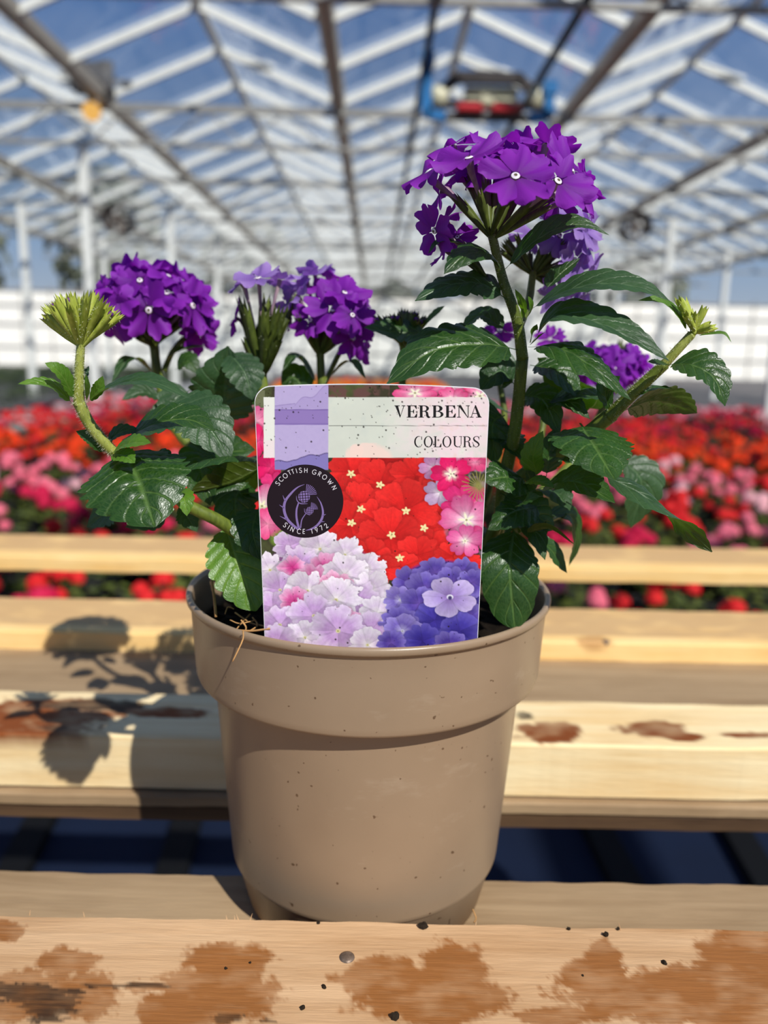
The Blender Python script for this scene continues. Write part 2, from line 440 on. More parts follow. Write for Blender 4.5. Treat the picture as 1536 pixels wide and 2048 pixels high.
for s in (-1, 1):
    xx = mid + s * 122 * k; up_ = .30 if s < 0 else .06
    b = MB(); b.bar((xx, TY - .05, zm + up_), (xx, TY - .05, bot - .02), .10, .07, (0, 1, 0)); b.bar((xx, TY - .05, bot), (xx - s * 38 * k, TY - .05, bot - .03), .09, .07, (0, 1, 0))
    b.box(xx - .07, xx + .07, TY - .1, TY, zm + up_ - .06, zm + up_ + .06)
    o = put('blue_bracket', b.mesh('blue_bracket'), boom, None, M_blue)
    b = MB(); b.lathe([(.001, -.04), (.09, -.04), (.1, 0), (.09, .04), (.001, .04)], 18)
    put('wheel', b.mesh('wheel', True), boom, Matrix.Translation((xx - s * .12, TY - .02, zm - .02)) @ Matrix.Rotation(math.pi / 2, 4, 'X'), M_cream)
for s, xr, nm in ((-1, P(868, 130, TY).x, .055), (1, P(1105, 170, TY).x, .05)):
    b = MB(); z = zt + .22
    b.bar((xr, 2.2, z), (xr - .016 * 38, 40, z), nm, nm * 1.5, (0, 0, 1))
    o = put('roof_rail', b.mesh('roof_rail'), boom, None, M_black)
    for yy in TR_Y[:5]:
        b = MB(); b.tube([(xr - .016 * yy, yy, z), (xr - .016 * yy, yy, G_Z - .1)], .012, 6)
        put('rail_hanger', b.mesh('rail_hanger'), boom, None, M_black)
# ------------------------------------------------------------------ flower beds
def petal_mat(name, c1, c2):
    t = NT(name); oi = t.n('ShaderNodeObjectInfo'); nz = t.noise(t.coord('Object'), 60, 3)
    col = t.mix(t.math('MULTIPLY', nz, 1.0), c1, c2)
    col = t.mix(.35, col, t.ramp(oi.outputs['Random'], [(0, c1), (1, c2)]))
    return t.done(t.shader_mix(.25, t.bsdf(col, .6, .2), t.n('ShaderNodeBsdfTranslucent', Color=col).outputs[0]))
M_bleaf = {}
t = NT('bedding_leaf'); oi = t.n('ShaderNodeObjectInfo'); nz = t.noise(t.coord('Object'), 25, 3)
col = t.ramp(nz, [(.3, lin(52, 68, 24)), (.7, lin(112, 122, 52))])
M_bl = t.done(t.shader_mix(.25, t.bsdf(col, .5, .4), t.n('ShaderNodeBsdfTranslucent', Color=lin(120, 140, 50)).outputs[0]))
PAL = {
    'red': petal_mat('red_petal', lin(214, 26, 34), lin(236, 52, 50)),
    'scarlet': petal_mat('scarlet_petal', lin(232, 44, 14), lin(245, 84, 30)),
    'crimson': petal_mat('crimson_petal', lin(190, 18, 60), lin(224, 40, 88)),
    'pink': petal_mat('pink_petal', lin(232, 92, 116), lin(246, 140, 160)),
    'pale pink': petal_mat('pale_pink_petal', lin(240, 170, 180), lin(246, 200, 205)),
    'orange': petal_mat('orange_petal', lin(244, 140, 20), lin(250, 176, 40)),
}
def plant_geo(seed, lite=False):
    r = random.Random(seed); fol, blo = MB(), MB(); heads_ = []
    H = .19
    nl = 22 if lite else 54
    for i in range(nl):
        a, e_ = r.random() * 6.283, r.random(); rad = .02 + .085 * r.random()
        z = H * (1 - (rad / .12) ** 2) * (.45 + .5 * r.random()); c = V((rad * math.cos(a), rad * math.sin(a), z))
        d = V((math.cos(a), math.sin(a), r.uniform(-.3, .5))).normalized(); s_ = V((-math.sin(a), math.cos(a), 0)); L, W = r.uniform(.035, .06), r.uniform(.016, .028)
        n_ = d.cross(s_); tip = c + d * L - V((0, 0, .012))
        fol.add([c, c + d * L * .45 + s_ * W, tip, c + d * L * .45 - s_ * W, c + d * L * .5 - n_ * .004], [(0, 4, 1), (1, 4, 2), (2, 4, 3), (3, 4, 0)])
    nh = r.randint(5, 8) if not lite else r.randint(4, 6)
    for h in range(nh):
        a = r.random() * 6.283; rad = .105 * math.sqrt(r.random()); z = H * (1.06 - .5 * (rad / .12) ** 2) + r.uniform(0, .03)
        c = V((rad * math.cos(a), rad * math.sin(a), z)); R = r.uniform(.026, .038); heads_.append((c, R))
        if not lite: fol.tube([V((rad * .6 * math.cos(a), rad * .6 * math.sin(a), z * .45)), c - V((0, 0, R * .2))], .0022, 4)
        nf = 6 if lite else 12
        for k in range(nf):
            q = (k + .5) / nf; ph = k * 2.39996; zz = 1 - q * 1.05; rr = math.sqrt(max(0, 1 - zz * zz))
            n_ = V((rr * math.cos(ph), rr * math.sin(ph), zz)).normalized(); p = c + n_ * R
            u = n_.orthogonal().normalized(); w = n_.cross(u); fr_ = R * (.62 if not lite else .8)
            m_ = 5
            vs_ = [p + n_ * .001] + [p + (u * math.cos(6.283 * j / (2 * m_) + ph) + w * math.sin(6.283 * j / (2 * m_) + ph)) * fr_ * (1 if j % 2 == 0 else .72) - n_ * .004 for j in range(2 * m_)]
            blo.add(vs_, [(0, 1 + j, 1 + (j + 1) % (2 * m_)) for j in range(2 * m_)])
    fol.heads = heads_
    return fol, blo
NEAR = [plant_geo(s) for s in (1, 2, 3, 4)]
LITE = [plant_geo(s, True) for s in (11, 12, 13)]
M_pot_b = plain('black_pot', lin(36, 34, 34), .6, .3)
potb = MB(); potb.lathe([(.001, 0), (.05, 0), (.066, .09), (.069, .09), (.069, .1), (.06, .1), (.055, .085), (.001, .085)], 14)
pot_me = potb.mesh('nursery_pot', True)
near_me = []
for fo, bl in NEAR:
    m = MB(); m.add([(x, y, z + .06) for x, y, z in fo.v], fo.f)
    near_me.append((m.mesh('bedding_foliage'), bl))
def cluster(seed):
    'one ball of five-petalled blossoms, radius 1'
    r = random.Random(seed); b = MB(); m_ = 5
    for k in range(12):
        q = (k + .5) / 12; ph = k * 2.39996 + seed; zz = 1 - q * 1.05; rr = math.sqrt(max(0, 1 - zz * zz)); n_ = V((rr * math.cos(ph), rr * math.sin(ph), zz)).normalized()
        u = n_.orthogonal().normalized(); w = n_.cross(u); p = n_ * r.uniform(.93, 1.05)
        vs_ = [p + n_ * .04] + [p + (u * math.cos(6.283 * j / (2 * m_) + ph) + w * math.sin(6.283 * j / (2 * m_) + ph)) * .62 * (1 if j % 2 == 0 else .72) - n_ * .13 for j in range(2 * m_)]
        b.add(vs_, [(0, 1 + j, 1 + (j + 1) % (2 * m_)) for j in range(2 * m_)])
    return b
CLU = [cluster(s_) for s_ in range(3)]; clu_me = {}
def cluster_mesh(i, colr):
    if (i, colr) not in clu_me:
        clu_me[(i, colr)] = CLU[i].mesh('blossom_cluster'); clu_me[(i, colr)].materials.append(PAL[colr])
    return clu_me[(i, colr)]
BED_H = .0
def colour_at(d, x, r):
    # colour blocks run across the bed
    q = d + .25 * math.sin(x * 1.3) + r.uniform(-.28, .28)
    if q < 3.9: return r.choice(['red', 'crimson', 'pink', 'red'])
    if q < 5.35: return r.choice(['pink', 'pink', 'red', 'pink', 'pale pink', 'pink'])
    if q < 7.6: return r.choice(['scarlet', 'scarlet', 'red', 'scarlet', 'scarlet'])
    if q < 9.9: return r.choice(['red', 'red', 'crimson', 'red', 'crimson', 'red'])
    return r.choice(['crimson', 'pink', 'crimson', 'red', 'pale pink'])
spots = []
r = random.Random(5); S_ = .345
y = 2.2
while y < 12.9:
    x = -4.15 + r.uniform(0, .1)
    while x < 8.4:
        if abs(x) < .56 * y + .5: spots.append((x + r.uniform(-.02, .02), y + r.uniform(-.02, .02)))
        x += S_
    y += S_ * .92
spots.sort(key=lambda s: math.hypot(s[0], s[1]))
NIND = 290
words = {'red': 'red', 'scarlet': 'orange-red', 'crimson': 'crimson', 'pink': 'pink', 'pale pink': 'pale pink', 'orange': 'orange'}
far_f, far_b = MB(), {}
for i, (x, y) in enumerate(spots):
    cn = colour_at(y, x, r); sc = r.uniform(.96, 1.08)
    M = HM @ Matrix.Translation((x, y, .0)) @ Matrix.Rotation(r.random() * 6.283, 4, 'Z') @ Matrix.Diagonal((sc, sc, sc, 1))
    if i < NIND:
        vi = r.randrange(4)
        o = put('bedding_plant', near_me[vi][0], None, M, M_bl)
        tag(o, 'potted bedding plant with %s blossom clusters in the big bed' % words[cn], 'flower', '%s plants in the flower bed' % words[cn])
        for hi, (hc, hR) in enumerate(NEAR[vi][0].heads):
            put('blossom_cluster', cluster_mesh(hi % 3, cn), o, M @ Matrix.Translation((hc.x, hc.y, hc.z + .06)) @ Matrix.Diagonal((hR, hR, hR, 1)))
        put('nursery_pot', pot_me, o, M, M_pot_b)
    else:
        fo, bl = LITE[r.randrange(3)]; S3 = M @ Matrix.Translation((0, 0, .06))
        far_f.add([S3 @ V(p) for p in fo.v], fo.f)
        far_b.setdefault(cn, MB()).add([S3 @ V(p) for p in bl.v], bl.f)
allb = MB(); keys = list(far_b)
for k_, cn in enumerate(keys): allb.add(far_b[cn].v, far_b[cn].f, k_ + 1)
allb.add(far_f.v, far_f.f, 0)
o = put('bedding_plants', allb.mesh('bedding_plants'), None, None, [M_bl] + [PAL[c] for c in keys])
tag(o, 'far rows of red, crimson and pink flowering bedding plants', 'flowers', kind='stuff')
# orange marigold block and young green crop beyond
mg = MB(); r = random.Random(9)
for i in range(260):
    x, y = r.uniform(-2.2, 1.6), r.uniform(15.5, 21); fo, bl = LITE[i % 3]; M = HM @ Matrix.Translation((x, y, -.01)) @ Matrix.Diagonal((1.3, 1.3, 1.5, 1))
    mg.add([M @ V(p) for p in fo.v], fo.f, 0); mg.add([M @ V(p) for p in bl.v], bl.f, 1 + (r.random() < .35))
tag(put('marigold_rows', mg.mesh('marigold_rows'), None, None, [M_bl, PAL['orange'], PAL['scarlet']]), 'distant block of orange flowers beyond the red bed', 'flowers', kind='stuff')
t = NT('young_green'); nz = t.noise(t.coord('Object'), 6, 4)
M_yg = t.done(t.bsdf(t.ramp(nz, [(.3, lin(48, 62, 28)), (.7, lin(92, 104, 56))]), .6, .3))
gc = MB(); r = random.Random(10)
for i in range(1500):
    x, y = r.uniform(-15.5, -5.6), r.uniform(6.5, 40); 
    if x > -5.6 or abs(x) > .6 * y + 2: continue
    fo = LITE[i % 3][0]; s_ = r.uniform(1.6, 2.4); M = HM @ Matrix.Translation((x, y, 0)) @ Matrix.Diagonal((s_, s_, s_ * .75, 1))
    gc.add([M @ V(p) for p in fo.v], fo.f)
tag(put('green_crop', gc.mesh('green_crop'), None, None, M_yg), 'dark green young crop beyond the grey path', 'crop', kind='stuff')
# bed liner under the pots
b = MB(); b.box(-4.2, 9.5, 1.9, 13.1, .0, .012)
M_liner = plain('black_ground_cover', lin(38, 40, 36), .8, .2, 0, .2, 30)
tag(put('floor', b.mesh('bed_liner'), None, HM, M_liner), 'black woven ground cover under the flower bed', kind='structure')
# trees outside, beyond the end wall on the left
M_tree = plain('distant_tree', lin(92, 98, 84), .8, .2, 0, .25, 2)
r = random.Random(3)
for i, (x, y, h) in enumerate(((-38, 70, 15), (-25.5, 74, 17), (-13, 76, 13), (-.5, 78, 11.5), (12, 82, 10), (24.5, 80, 11))):
    root = empty('tree', (x, y, 0)); tag(root, 'hazy grey-green tree standing outside beyond the glass end wall', 'tree', 'trees outside the greenhouse')
    b = MB()
    for k in range(420):
        a, q = r.random() * 6.283, r.random(); zz = r.uniform(-1, 1); rr = math.sqrt(1 - zz * zz) * (.65 + .4 * r.random())
        c = V((x + 5.2 * rr * math.cos(a), y + 4 * rr * math.sin(a), h * .58 + h * .40 * zz)); s_ = r.uniform(.5, 1.0)
        n_ = V((math.cos(a) * rr, math.sin(a) * rr, zz + .3)).normalized(); u = n_.orthogonal().normalized(); w = n_.cross(u)
        b.add([c + u * s_, c + w * s_ * .7, c - u * s_, c - w * s_ * .7, c + n_ * .3], [(0, 1, 4), (1, 2, 4), (2, 3, 4), (3, 0, 4)])
    put('crown', b.mesh('crown'), root, None, M_tree)
    b = MB(); b.tube([(x, y, 0), (x + .2, y, h * .3), (x, y, h * .7)], [.4, .3, .12], 8); put('trunk', b.mesh('trunk'), root, None, M_tree)
# ------------------------------------------------------------------ slatted bench
def wood(name, base, dark, stain, fac_attr=True, grain=1.0, rough=.7, bump=.35, worn=None):
    t = NT(name)
    c = t.coord('Object', (1, 1, 1)); cg = t.coord('Object', (9, 130, 130)); cf = t.coord('Object', (60, 700, 700))
    g = t.noise(cg, 1.0, 5, .6, .4); g2 = t.noise(cf, 1.0, 3, .6); big = t.noise(c, 9, 4, .55)
    col = t.ramp(t.math('ADD', t.math('MULTIPLY', g, .65 * grain), t.math('MULTIPLY', big, .5)), [(.38, dark), (.68, base)])
    col = t.mix(t.math('MULTIPLY', g2, .22), col, dark)
    if worn:
        at = t.n('ShaderNodeAttribute', _attribute_name='worn'); col = t.mix(at.outputs['Fac'], col, t.mix(t.math('MULTIPLY', g2, .35), worn, dark))
    if fac_attr:
        at = t.n('ShaderNodeAttribute', _attribute_name='stain')
        st = t.mix(g2, stain, tuple(x * .62 for x in stain[:3]) + (1,))
        st = t.mix(t.math('MULTIPLY', big, .5), st, tuple(min(1, x * 1.5) for x in stain[:3]) + (1,))
        col = t.mix(at.outputs['Fac'], col, st)
        at2 = t.n('ShaderNodeAttribute', _attribute_name='dirt'); col = t.mix(at2.outputs['Fac'], col, lin(38, 27, 18))
    h = t.math('ADD', t.math('MULTIPLY', g, .5), t.math('MULTIPLY', g2, .8))
    return t.done(t.bsdf(col, rough, .25, bump=h, bump_s=bump, dist=.0012))
M_wood_front = wood('front_slat_wood', lin(210, 172, 132), lin(178, 136, 95), lin(148, 94, 48))
M_wood_mid = wood('fresh_slat_wood', lin(246, 226, 182), lin(226, 190, 134), lin(128, 66, 26))
M_wood_top = wood('worn_slat_wood', lin(246, 210, 148), lin(232, 182, 108), lin(156, 90, 36), worn=lin(188, 152, 112))
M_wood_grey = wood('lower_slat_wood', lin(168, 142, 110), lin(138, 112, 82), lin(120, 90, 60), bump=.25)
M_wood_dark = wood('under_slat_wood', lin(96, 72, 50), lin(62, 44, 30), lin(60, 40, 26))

BZ = CZ - .190                                   # top of the upper slats
bench = empty('slatted_bench', (0, .45, 0)); tag(bench, 'weathered pale timber slatted bench under the potted verbena', 'bench')
def to_px(p):
    d = p - V((0, 0, CZ)); dep = d.y * CP - d.z * SP; u, w = F_PX * d.x / dep, F_PX * (d.y * SP + d.z * CP) / dep
    return 768 + u * CR + w * SR, 1024 - (w * CR - u * SR)
def blobs(X, Yq, lst, seed, sx=30., sy=22., rough=.9):
    'irregular stain patches on the board: 0..1 around a list of centres and radii (picture pixels turned to board places)'
    n = vnoise(X / sx, Yq / sy, seed, 5, .6) - .5; n2 = vnoise(X / (sx * .25), Yq / (sy * .25), seed + 9, 3) - .5
    best = np.full_like(X, -9.)
    for cx, cy, rx, ry in lst:
        best = np.maximum(best, 1 - np.sqrt(((X - cx) / rx) ** 2 + ((Yq - cy) / ry) ** 2))
    return np.clip((best + rough * n + .25 * n2) * 6.0 + .3, 0, 1) * np.clip(.88 + .5 * (vnoise(X / 50, Yq / 5., seed + 31, 4) - .5) + .9 * (vnoise(X / 70, Yq / 40, seed + 51, 3) - .5), .45, 1)
def board(name, x0, x1, y0, y1, z0, z1, mat, nx=2, ny=2, seed=0, stains=None, dirts=None, worn=None, rough=.0006, fx=None, amt=1.0):
    'one sawn board: subdivided box, slightly wavy, with wear attributes'
    xs = np.linspace(x0, x1, nx) if fx is None else np.concatenate([[x0], np.linspace(fx[0], fx[1], nx - 2), [x1]])
    nx = len(xs); e_ = .0012
    prof = [(y1, z0), (y1, z1 - e_), (y1 - e_, z1)] + [(y, z1) for y in np.linspace(y1 - e_, y0 + e_, ny)[1:-1]] + [(y0 + e_, z1), (y0, z1 - e_), (y0, z0 + (z1 - z0) * .66), (y0, z0 + (z1 - z0) * .33), (y0, z0)]
    m = len(prof); Yp = np.array([p[0] for p in prof]); Zp = np.array([p[1] for p in prof])
    GX, GY = np.meshgrid(xs, Yp, indexing='ij'); GZ = np.broadcast_to(Zp, GX.shape).copy()
    edge = vnoise(GX * 60, GX * 0 + seed, seed, 4) - .5
    GZ += (vnoise(GX * 25, GY * 60, seed + 3, 4) - .5) * rough * 2
    GY = GY + edge * rough * 2.5 * np.where(GY > (y0 + y1) / 2, 1, -.6)
    v = np.stack([GX, GY, GZ], -1).reshape(-1, 3)
    f = [(i * m + j, (i + 1) * m + j, (i + 1) * m + (j + 1) % m, i * m + (j + 1) % m) for i in range(nx - 1) for j in range(m)]
    f += [tuple(range(m)), tuple((nx - 1) * m + j for j in range(m - 1, -1, -1))]
    me = bpy.data.meshes.new(name); me.from_pydata(v.tolist(), [], f); me.update()
    A = GX.ravel(), GY.ravel(), GZ.ravel()
    dep = A[1] * CP - (A[2] - CZ) * SP; u, w = F_PX * A[0] / dep, F_PX * (A[1] * SP + (A[2] - CZ) * CP) / dep
    PX, PY = 768 + u * CR + w * SR, 1024 - (w * CR - u * SR)
    for nm, lst, sd in (('stain', stains, 1), ('dirt', dirts, 2)):
        val = blobs(PX, PY, lst, seed * 7 + sd, *(() if nm == 'stain' else (40., 7., 1.5))) * (amt if nm == 'stain' else .85) if lst else np.zeros(len(v))
        at = me.attributes.new(nm, 'FLOAT', 'POINT'); at.data.foreach_set('value', val.astype(np.float32))
    wv = np.zeros(len(v))
    if worn: wv = np.where((A[2] > z1 - .003) & (A[1] > y0 + worn), .85, 0.) * np.clip((vnoise(PX / 60, PY / 14, seed + 4, 4)) * 2.2, 0, 1)
    at = me.attributes.new('worn', 'FLOAT', 'POINT'); at.data.foreach_set('value', wv.astype(np.float32))
    return put(name, me, bench, None, mat, smooth=False)
TH = .0135
front = board('slat', -.62, .62, .128, .2336, BZ - .030, BZ, M_wood_front, 520, 110, 1, fx=(-.19, .19),
    stains=[(12, 1862, 44, 22), (140, 1926, 62, 30), (50, 1990, 150, 50), (170, 1990, 70, 60), (455, 1925, 95, 42), (430, 1990, 140, 62), (330, 2040, 60, 50), (760, 1955, 90, 44), (900, 1945, 70, 66), (860, 2000, 160, 52), (1205, 1915, 40, 36),
            (1190, 1950, 80, 40), (1340, 1990, 220, 62), (1490, 1900, 100, 52), (1480, 1990, 140, 90), (1110, 2035, 90, 22), (300, 1975, 50, 10)],
    dirts=[(60, 1985, 90, 22), (100, 2010, 60, 30), (455, 2036, 34, 9), (535, 2040, 20, 6), (250, 1972, 110, 5)])
front['label'] = 'front slat with brown water stains and a nail head'
b2 = board('slat', -.62, .62, .3600, .4105, BZ - .0285, BZ, M_wood_mid, 260, 34, 2, fx=(-.33, .33),
    stains=[(1100, 1465, 62, 22), (1310, 1458, 74, 18), (1370, 1474, 40, 10), (1500, 1470, 60, 6), (60, 1440, 130, 44), (160, 1420, 150, 24), (330, 1425, 90, 12), (30, 1470, 80, 22)], dirts=[(190, 1410, 110, 12), (110, 1455, 30, 6), (1050, 1432, 16, 7)])
b3 = board('slat', -.62, .62, .5050, .5770, BZ - TH, BZ, M_wood_top, 200, 30, 3, fx=(-.40, .40), worn=.012, stains=[(1190, 1284, 34, 14)], amt=.55)
b4 = board('slat', -.62, .62, .6975, .7840, BZ - TH, BZ, M_wood_top, 160, 30, 4, fx=(-.48, .48), worn=.022)
LZ = CZ - .2195
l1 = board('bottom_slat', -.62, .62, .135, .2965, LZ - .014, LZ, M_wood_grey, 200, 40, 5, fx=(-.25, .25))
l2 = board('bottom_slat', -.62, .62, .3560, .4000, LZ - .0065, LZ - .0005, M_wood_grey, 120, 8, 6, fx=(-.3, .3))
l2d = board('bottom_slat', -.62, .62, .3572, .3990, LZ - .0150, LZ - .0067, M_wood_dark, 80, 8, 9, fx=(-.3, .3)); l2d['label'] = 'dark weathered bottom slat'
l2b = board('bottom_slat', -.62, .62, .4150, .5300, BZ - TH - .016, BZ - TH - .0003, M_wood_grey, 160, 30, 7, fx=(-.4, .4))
for x in (-.575, .575):                                         # bearers and legs, to the left and right of the frame
    b = MB(); b.box(x - .03, x + .03, .13, .785, LZ - .09, LZ - .0152); put('bearer', b.mesh('bearer'), bench, None, M_wood_grey)
    for y in (.17, .745):
        b = MB(); b.box(x - .03, x + .03, y - .03, y + .03, 0, LZ - .09); put('leg', b.mesh('leg'), bench, None, M_wood_grey)
    b = MB(); b.box(x - .03, x + .03, .415, .53, LZ - .0152, BZ - TH - .016); b.box(x - .03, x + .03, .70, .782, LZ - .0152, BZ - TH)
    put('packer', b.mesh('packer'), bench, None, M_wood_grey)
# nail head in the front slat
M_nail = plain('rusty_nail', lin(122, 104, 90), .5, .4, .5, .3, 500, .3)
c = PZ(694, 1916, BZ); nb = MB(); nb.lathe([(.0001, .0009), (.0016, .00085), (.0024, .0005), (.0027, -.0006), (.0027, -.002)], 24, (0, 0, 0))
put('nail', nb.mesh('nail', True), bench, Matrix.Translation(c), M_nail)['label'] = 'grey round nail head sunk in the front slat'
c = PZ(1205, 1281, BZ - .0025); put('nail', nb.mesh('nail', True), bench, Matrix.Translation((c.x, .5075, BZ - .0003)), M_nail)
# splinters standing up on the back edge of the front slat
sp = MB(); r = random.Random(4)
for px in (455, 470, 478, 500, 950, 60, 170, 1240):
    p = PZ(px, 1826 + px * .025, BZ); q = p + V((r.uniform(-.001, .001), .0003, r.uniform(.001, .0024))); sp.tube([p - V((0, .0005, .0003)), q], [.00022, .00003], 4)
tag(put('splinter', sp.mesh('splinter'), bench, None, M_wood_front), kind='stuff')

# added navy sheet as painted shade under the bench, dark battens on it
M_shade = plain('under_bench_shade', lin(10, 22, 44), .8, .2, 0, .15, 5)
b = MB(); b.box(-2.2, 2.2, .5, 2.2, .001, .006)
tag(put('floor', b.mesh('shade_sheet'), None, None, M_shade), 'dark navy sheet standing in for the shade below the slatted bench', kind='structure')
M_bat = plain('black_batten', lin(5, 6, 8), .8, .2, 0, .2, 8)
for i, (xa, ya, xb, yb) in enumerate(((92, 1620, 14, 1770), (378, 1630, 338, 1770), (1195, 1660, 1262, 1790), (1474, 1670, 1545, 1790))):
    A, B = PZ(xa, ya, .02), PZ(xb, yb, .02); d = (A - B).normalized(); A = A + d * .5; B = B - d * .4
    b = MB(); b.bar(A, B, .058, .028)
    tag(put('batten', b.mesh('batten'), None, None, M_bat), ['black batten on the navy shade sheet, leftmost of the four', 'black batten on the navy shade sheet just left of the pot', 'black batten on the navy shade sheet just right of the pot', 'black batten on the navy shade sheet, rightmost of the four'][i], 'batten', 'battens under the bench')

# soil crumbs scattered on the front slat
M_crumb = plain('dark_soil', lin(46, 36, 26), .9, .2, 0, .4, 900, .5)
def crumb_mesh(seed):
    r = random.Random(seed); b = MB(); n, k = 8, 5; vs_ = []
    for i in range(k + 1):
        for j in range(n):
            a, e_ = 6.283 * j / n, -1.57 + 3.1416 * i / k; q = 1 + r.uniform(-.3, .3); vs_.append((math.cos(a) * math.cos(e_) * q, math.sin(a) * math.cos(e_) * q * .8, math.sin(e_) * q * .7))
    b.add(vs_, [(i * n + j, i * n + (j + 1) % n, (i + 1) * n + (j + 1) % n, (i + 1) * n + j) for i in range(k) for j in range(n)])
    return b.mesh('soil_crumb')
CM = [crumb_mesh(s) for s in range(4)]
crumbs = [(846, 1851, 9.5, 'large black soil crumb on the slat edge below the pot, beside an orange knot'), (1328, 1925, 7, 'green-black soil crumb on the front slat between two brown stains'),
          (1212, 1869, 6.5, 'black soil crumb near the back edge of the front slat, right of the pot'), (605, 2015, 5.5, 'round black soil crumb on clean wood between two brown stains'),
          (648, 1973, 5, 'small black soil crumb in front of the nail'), (790, 2031, 11, 'black soil crumb on the middle brown stain at the bottom edge'),
          (637, 1846, 5, 'small soil crumb on the slat edge below the left of the pot'), (1137, 1857, 4, 'tiny soil crumb on the back edge just right of the pot'), (1236, 1857, 3.6, 'tiny soil crumb on the back edge further right of the pot'),
          (452, 1936, 3.5, 'tiny dark crumb on the second brown stain from the left'), (500, 1925, 2.6, 'tiny dark crumb at the right end of the second brown stain'), (1165, 1951, 3, 'tiny dark crumb at the left edge of the right brown stain')]
for i, (px, py, rp, lab) in enumerate(crumbs):
    p = PZ(px, py + rp * .4, BZ); s_ = rp * mpp(p)
    M = Matrix.Translation(p + V((0, 0, s_ * .45))) @ Matrix.Rotation(i * 1.3, 4, 'Z') @ Matrix.Diagonal((s_, s_, s_, 1))
    o = put('soil_crumb', CM[i % 4], None, M, M_crumb); tag(o, lab, 'crumb', 'soil crumbs on the front slat')
# ------------------------------------------------------------------ the potted verbena: pot and soil
PX0, PY0, RZ = -.0052, .29597, CZ - .0887
POT_B = LZ + .0004
plant = empty('potted_verbena', (PX0, PY0, POT_B)); tag(plant, 'taupe plastic pot of purple flowering verbena standing on the wooden slats', 'plant')
t = NT('taupe_plastic'); c = t.coord('Object')
big = t.noise(c, 18, 4, .55); fine = t.noise(c, 900, 2, .5); speck = t.noise(c, 420, 1, .4)
col = t.ramp(big, [(.3, lin(142, 120, 97)), (.7, lin(150, 127, 103))])
smear = t.noise(t.coord('Object', (30, 30, 90)), 1.0, 5, .7)
col = t.mix(t.ramp(smear, [(.60, (0, 0, 0)), (.78, (.35, .35, .35))]), col, lin(182, 164, 142))
col = t.mix(t.ramp(speck, [(.752, (0, 0, 0)), (.775, (.8, .8, .8))]), col, lin(82, 58, 38))
M_pot = t.done(t.bsdf(col, t.ramp(big, [(.3, (.30,) * 3), (.7, (.40,) * 3)]), .45, bump=fine, bump_s=.05, dist=.0004))
h = RZ - POT_B
prof = [(.0465, .0), (.0490, .0010), (.0534, h - .1112), (.0538, h - .1106), (.0543, h - .1102), (.0548, h - .1096), (.0550, h - .108), (.0580, h - .068), (.0602, h - .0372), (.0604, h - .0345), (.0606, h - .0330), (.0612, h - .0324), (.0660, h - .0318), (.0668, h - .0313), (.0671, h - .0304),
        (.0673, h - .0285), (.0682, h - .012), (.0686, h - .0045), (.0688, h - .0032), (.0697, h - .0030), (.0702, h - .0022), (.0703, h - .0010), (.0699, h - .0001), (.0692, h + .0001), (.0683, h - .0003), (.0678, h - .0012),
        (.0674, h - .006), (.0666, h - .020), (.0652, h - .029), (.0600, h - .034), (.0590, h - .040), (.0540, h - .100)]
b = MB(); b.lathe(prof, 160)
b.add([(0, 0, .002)] + [(.0455 * math.cos(6.2832 * j / 160), .0455 * math.sin(6.2832 * j / 160), 0) for j in range(160)], [(0, 1 + (j + 1) % 160, 1 + j) for j in range(160)])
pot = put('flower_pot', b.mesh('flower_pot', True), plant, Matrix.Translation((PX0, PY0, POT_B)), M_pot)
pot['label'] = 'taupe glossy plastic pot with a collared rim'
# soil with a rough top
M_soil = plain('dark_compost', lin(24, 18, 13), .95, .1, 0, .5, 250, .6)
b = MB(); n, kk = 72, 14; vs_ = [(0, 0, 0)]; r = random.Random(2)
for i in range(1, kk + 1):
    for j in range(n):
        a, q = 6.2832 * j / n, i / kk; rad = .0650 * q; vs_.append((rad * math.cos(a), rad * math.sin(a), r.uniform(-.0022, .0022) + .004 * (1 - q)))
fs = [(0, 1 + j, 1 + (j + 1) % n) for j in range(n)] + [(1 + i * n + j, 1 + (i + 1) * n + j, 1 + (i + 1) * n + (j + 1) % n, 1 + i * n + (j + 1) % n) for i in range(kk - 1) for j in range(n)]
b.add(vs_, fs); SOIL_Z = RZ - .015
put('potting_soil', b.mesh('potting_soil', False), plant, Matrix.Translation((PX0, PY0, SOIL_Z)), M_soil)
# dry root fibres on the soil and over the left of the rim
M_straw = plain('dry_root_fibre', lin(176, 132, 84), .8, .2, 0, .25, 300)
def fibre(pts, rad):
    b = MB(); b.tube(spline([P(*p) for p in pts], 10), rad, 5); put('root_fibre', b.mesh('root_fibre', True), plant, None, M_straw)
fibre([(455, 1258, .243), (500, 1262, .2395), (540, 1257, .238)], .0004); fibre([(486, 1262, .2365), (486, 1278, .2345), (474, 1305, .2325), (465, 1323, .2315)], .00028)
fibre([(482, 1240, .2445), (492, 1255, .243), (487, 1268, .2380)], .0003); fibre([(470, 1225, .252), (500, 1245, .248), (528, 1252, .244)], .0003)
fibre([(500, 1228, .254), (480, 1250, .247), (470, 1262, .243)], .00025); fibre([(424, 1160, .262), (429, 1200, .256), (432, 1234, .2515)], .0005); fibre([(450, 1228, .254), (456, 1214, .256), (468, 1218, .256)], .0002)
fibre([(505, 1235, .249), (515, 1250, .245), (500, 1262, .242)], .0003); fibre([(460, 1240, .247), (480, 1247, .246), (512, 1240, .247)], .00022)
fibre([(945, 1818, .245), (952, 1836, .2435), (948, 1845, .242)], .0003)
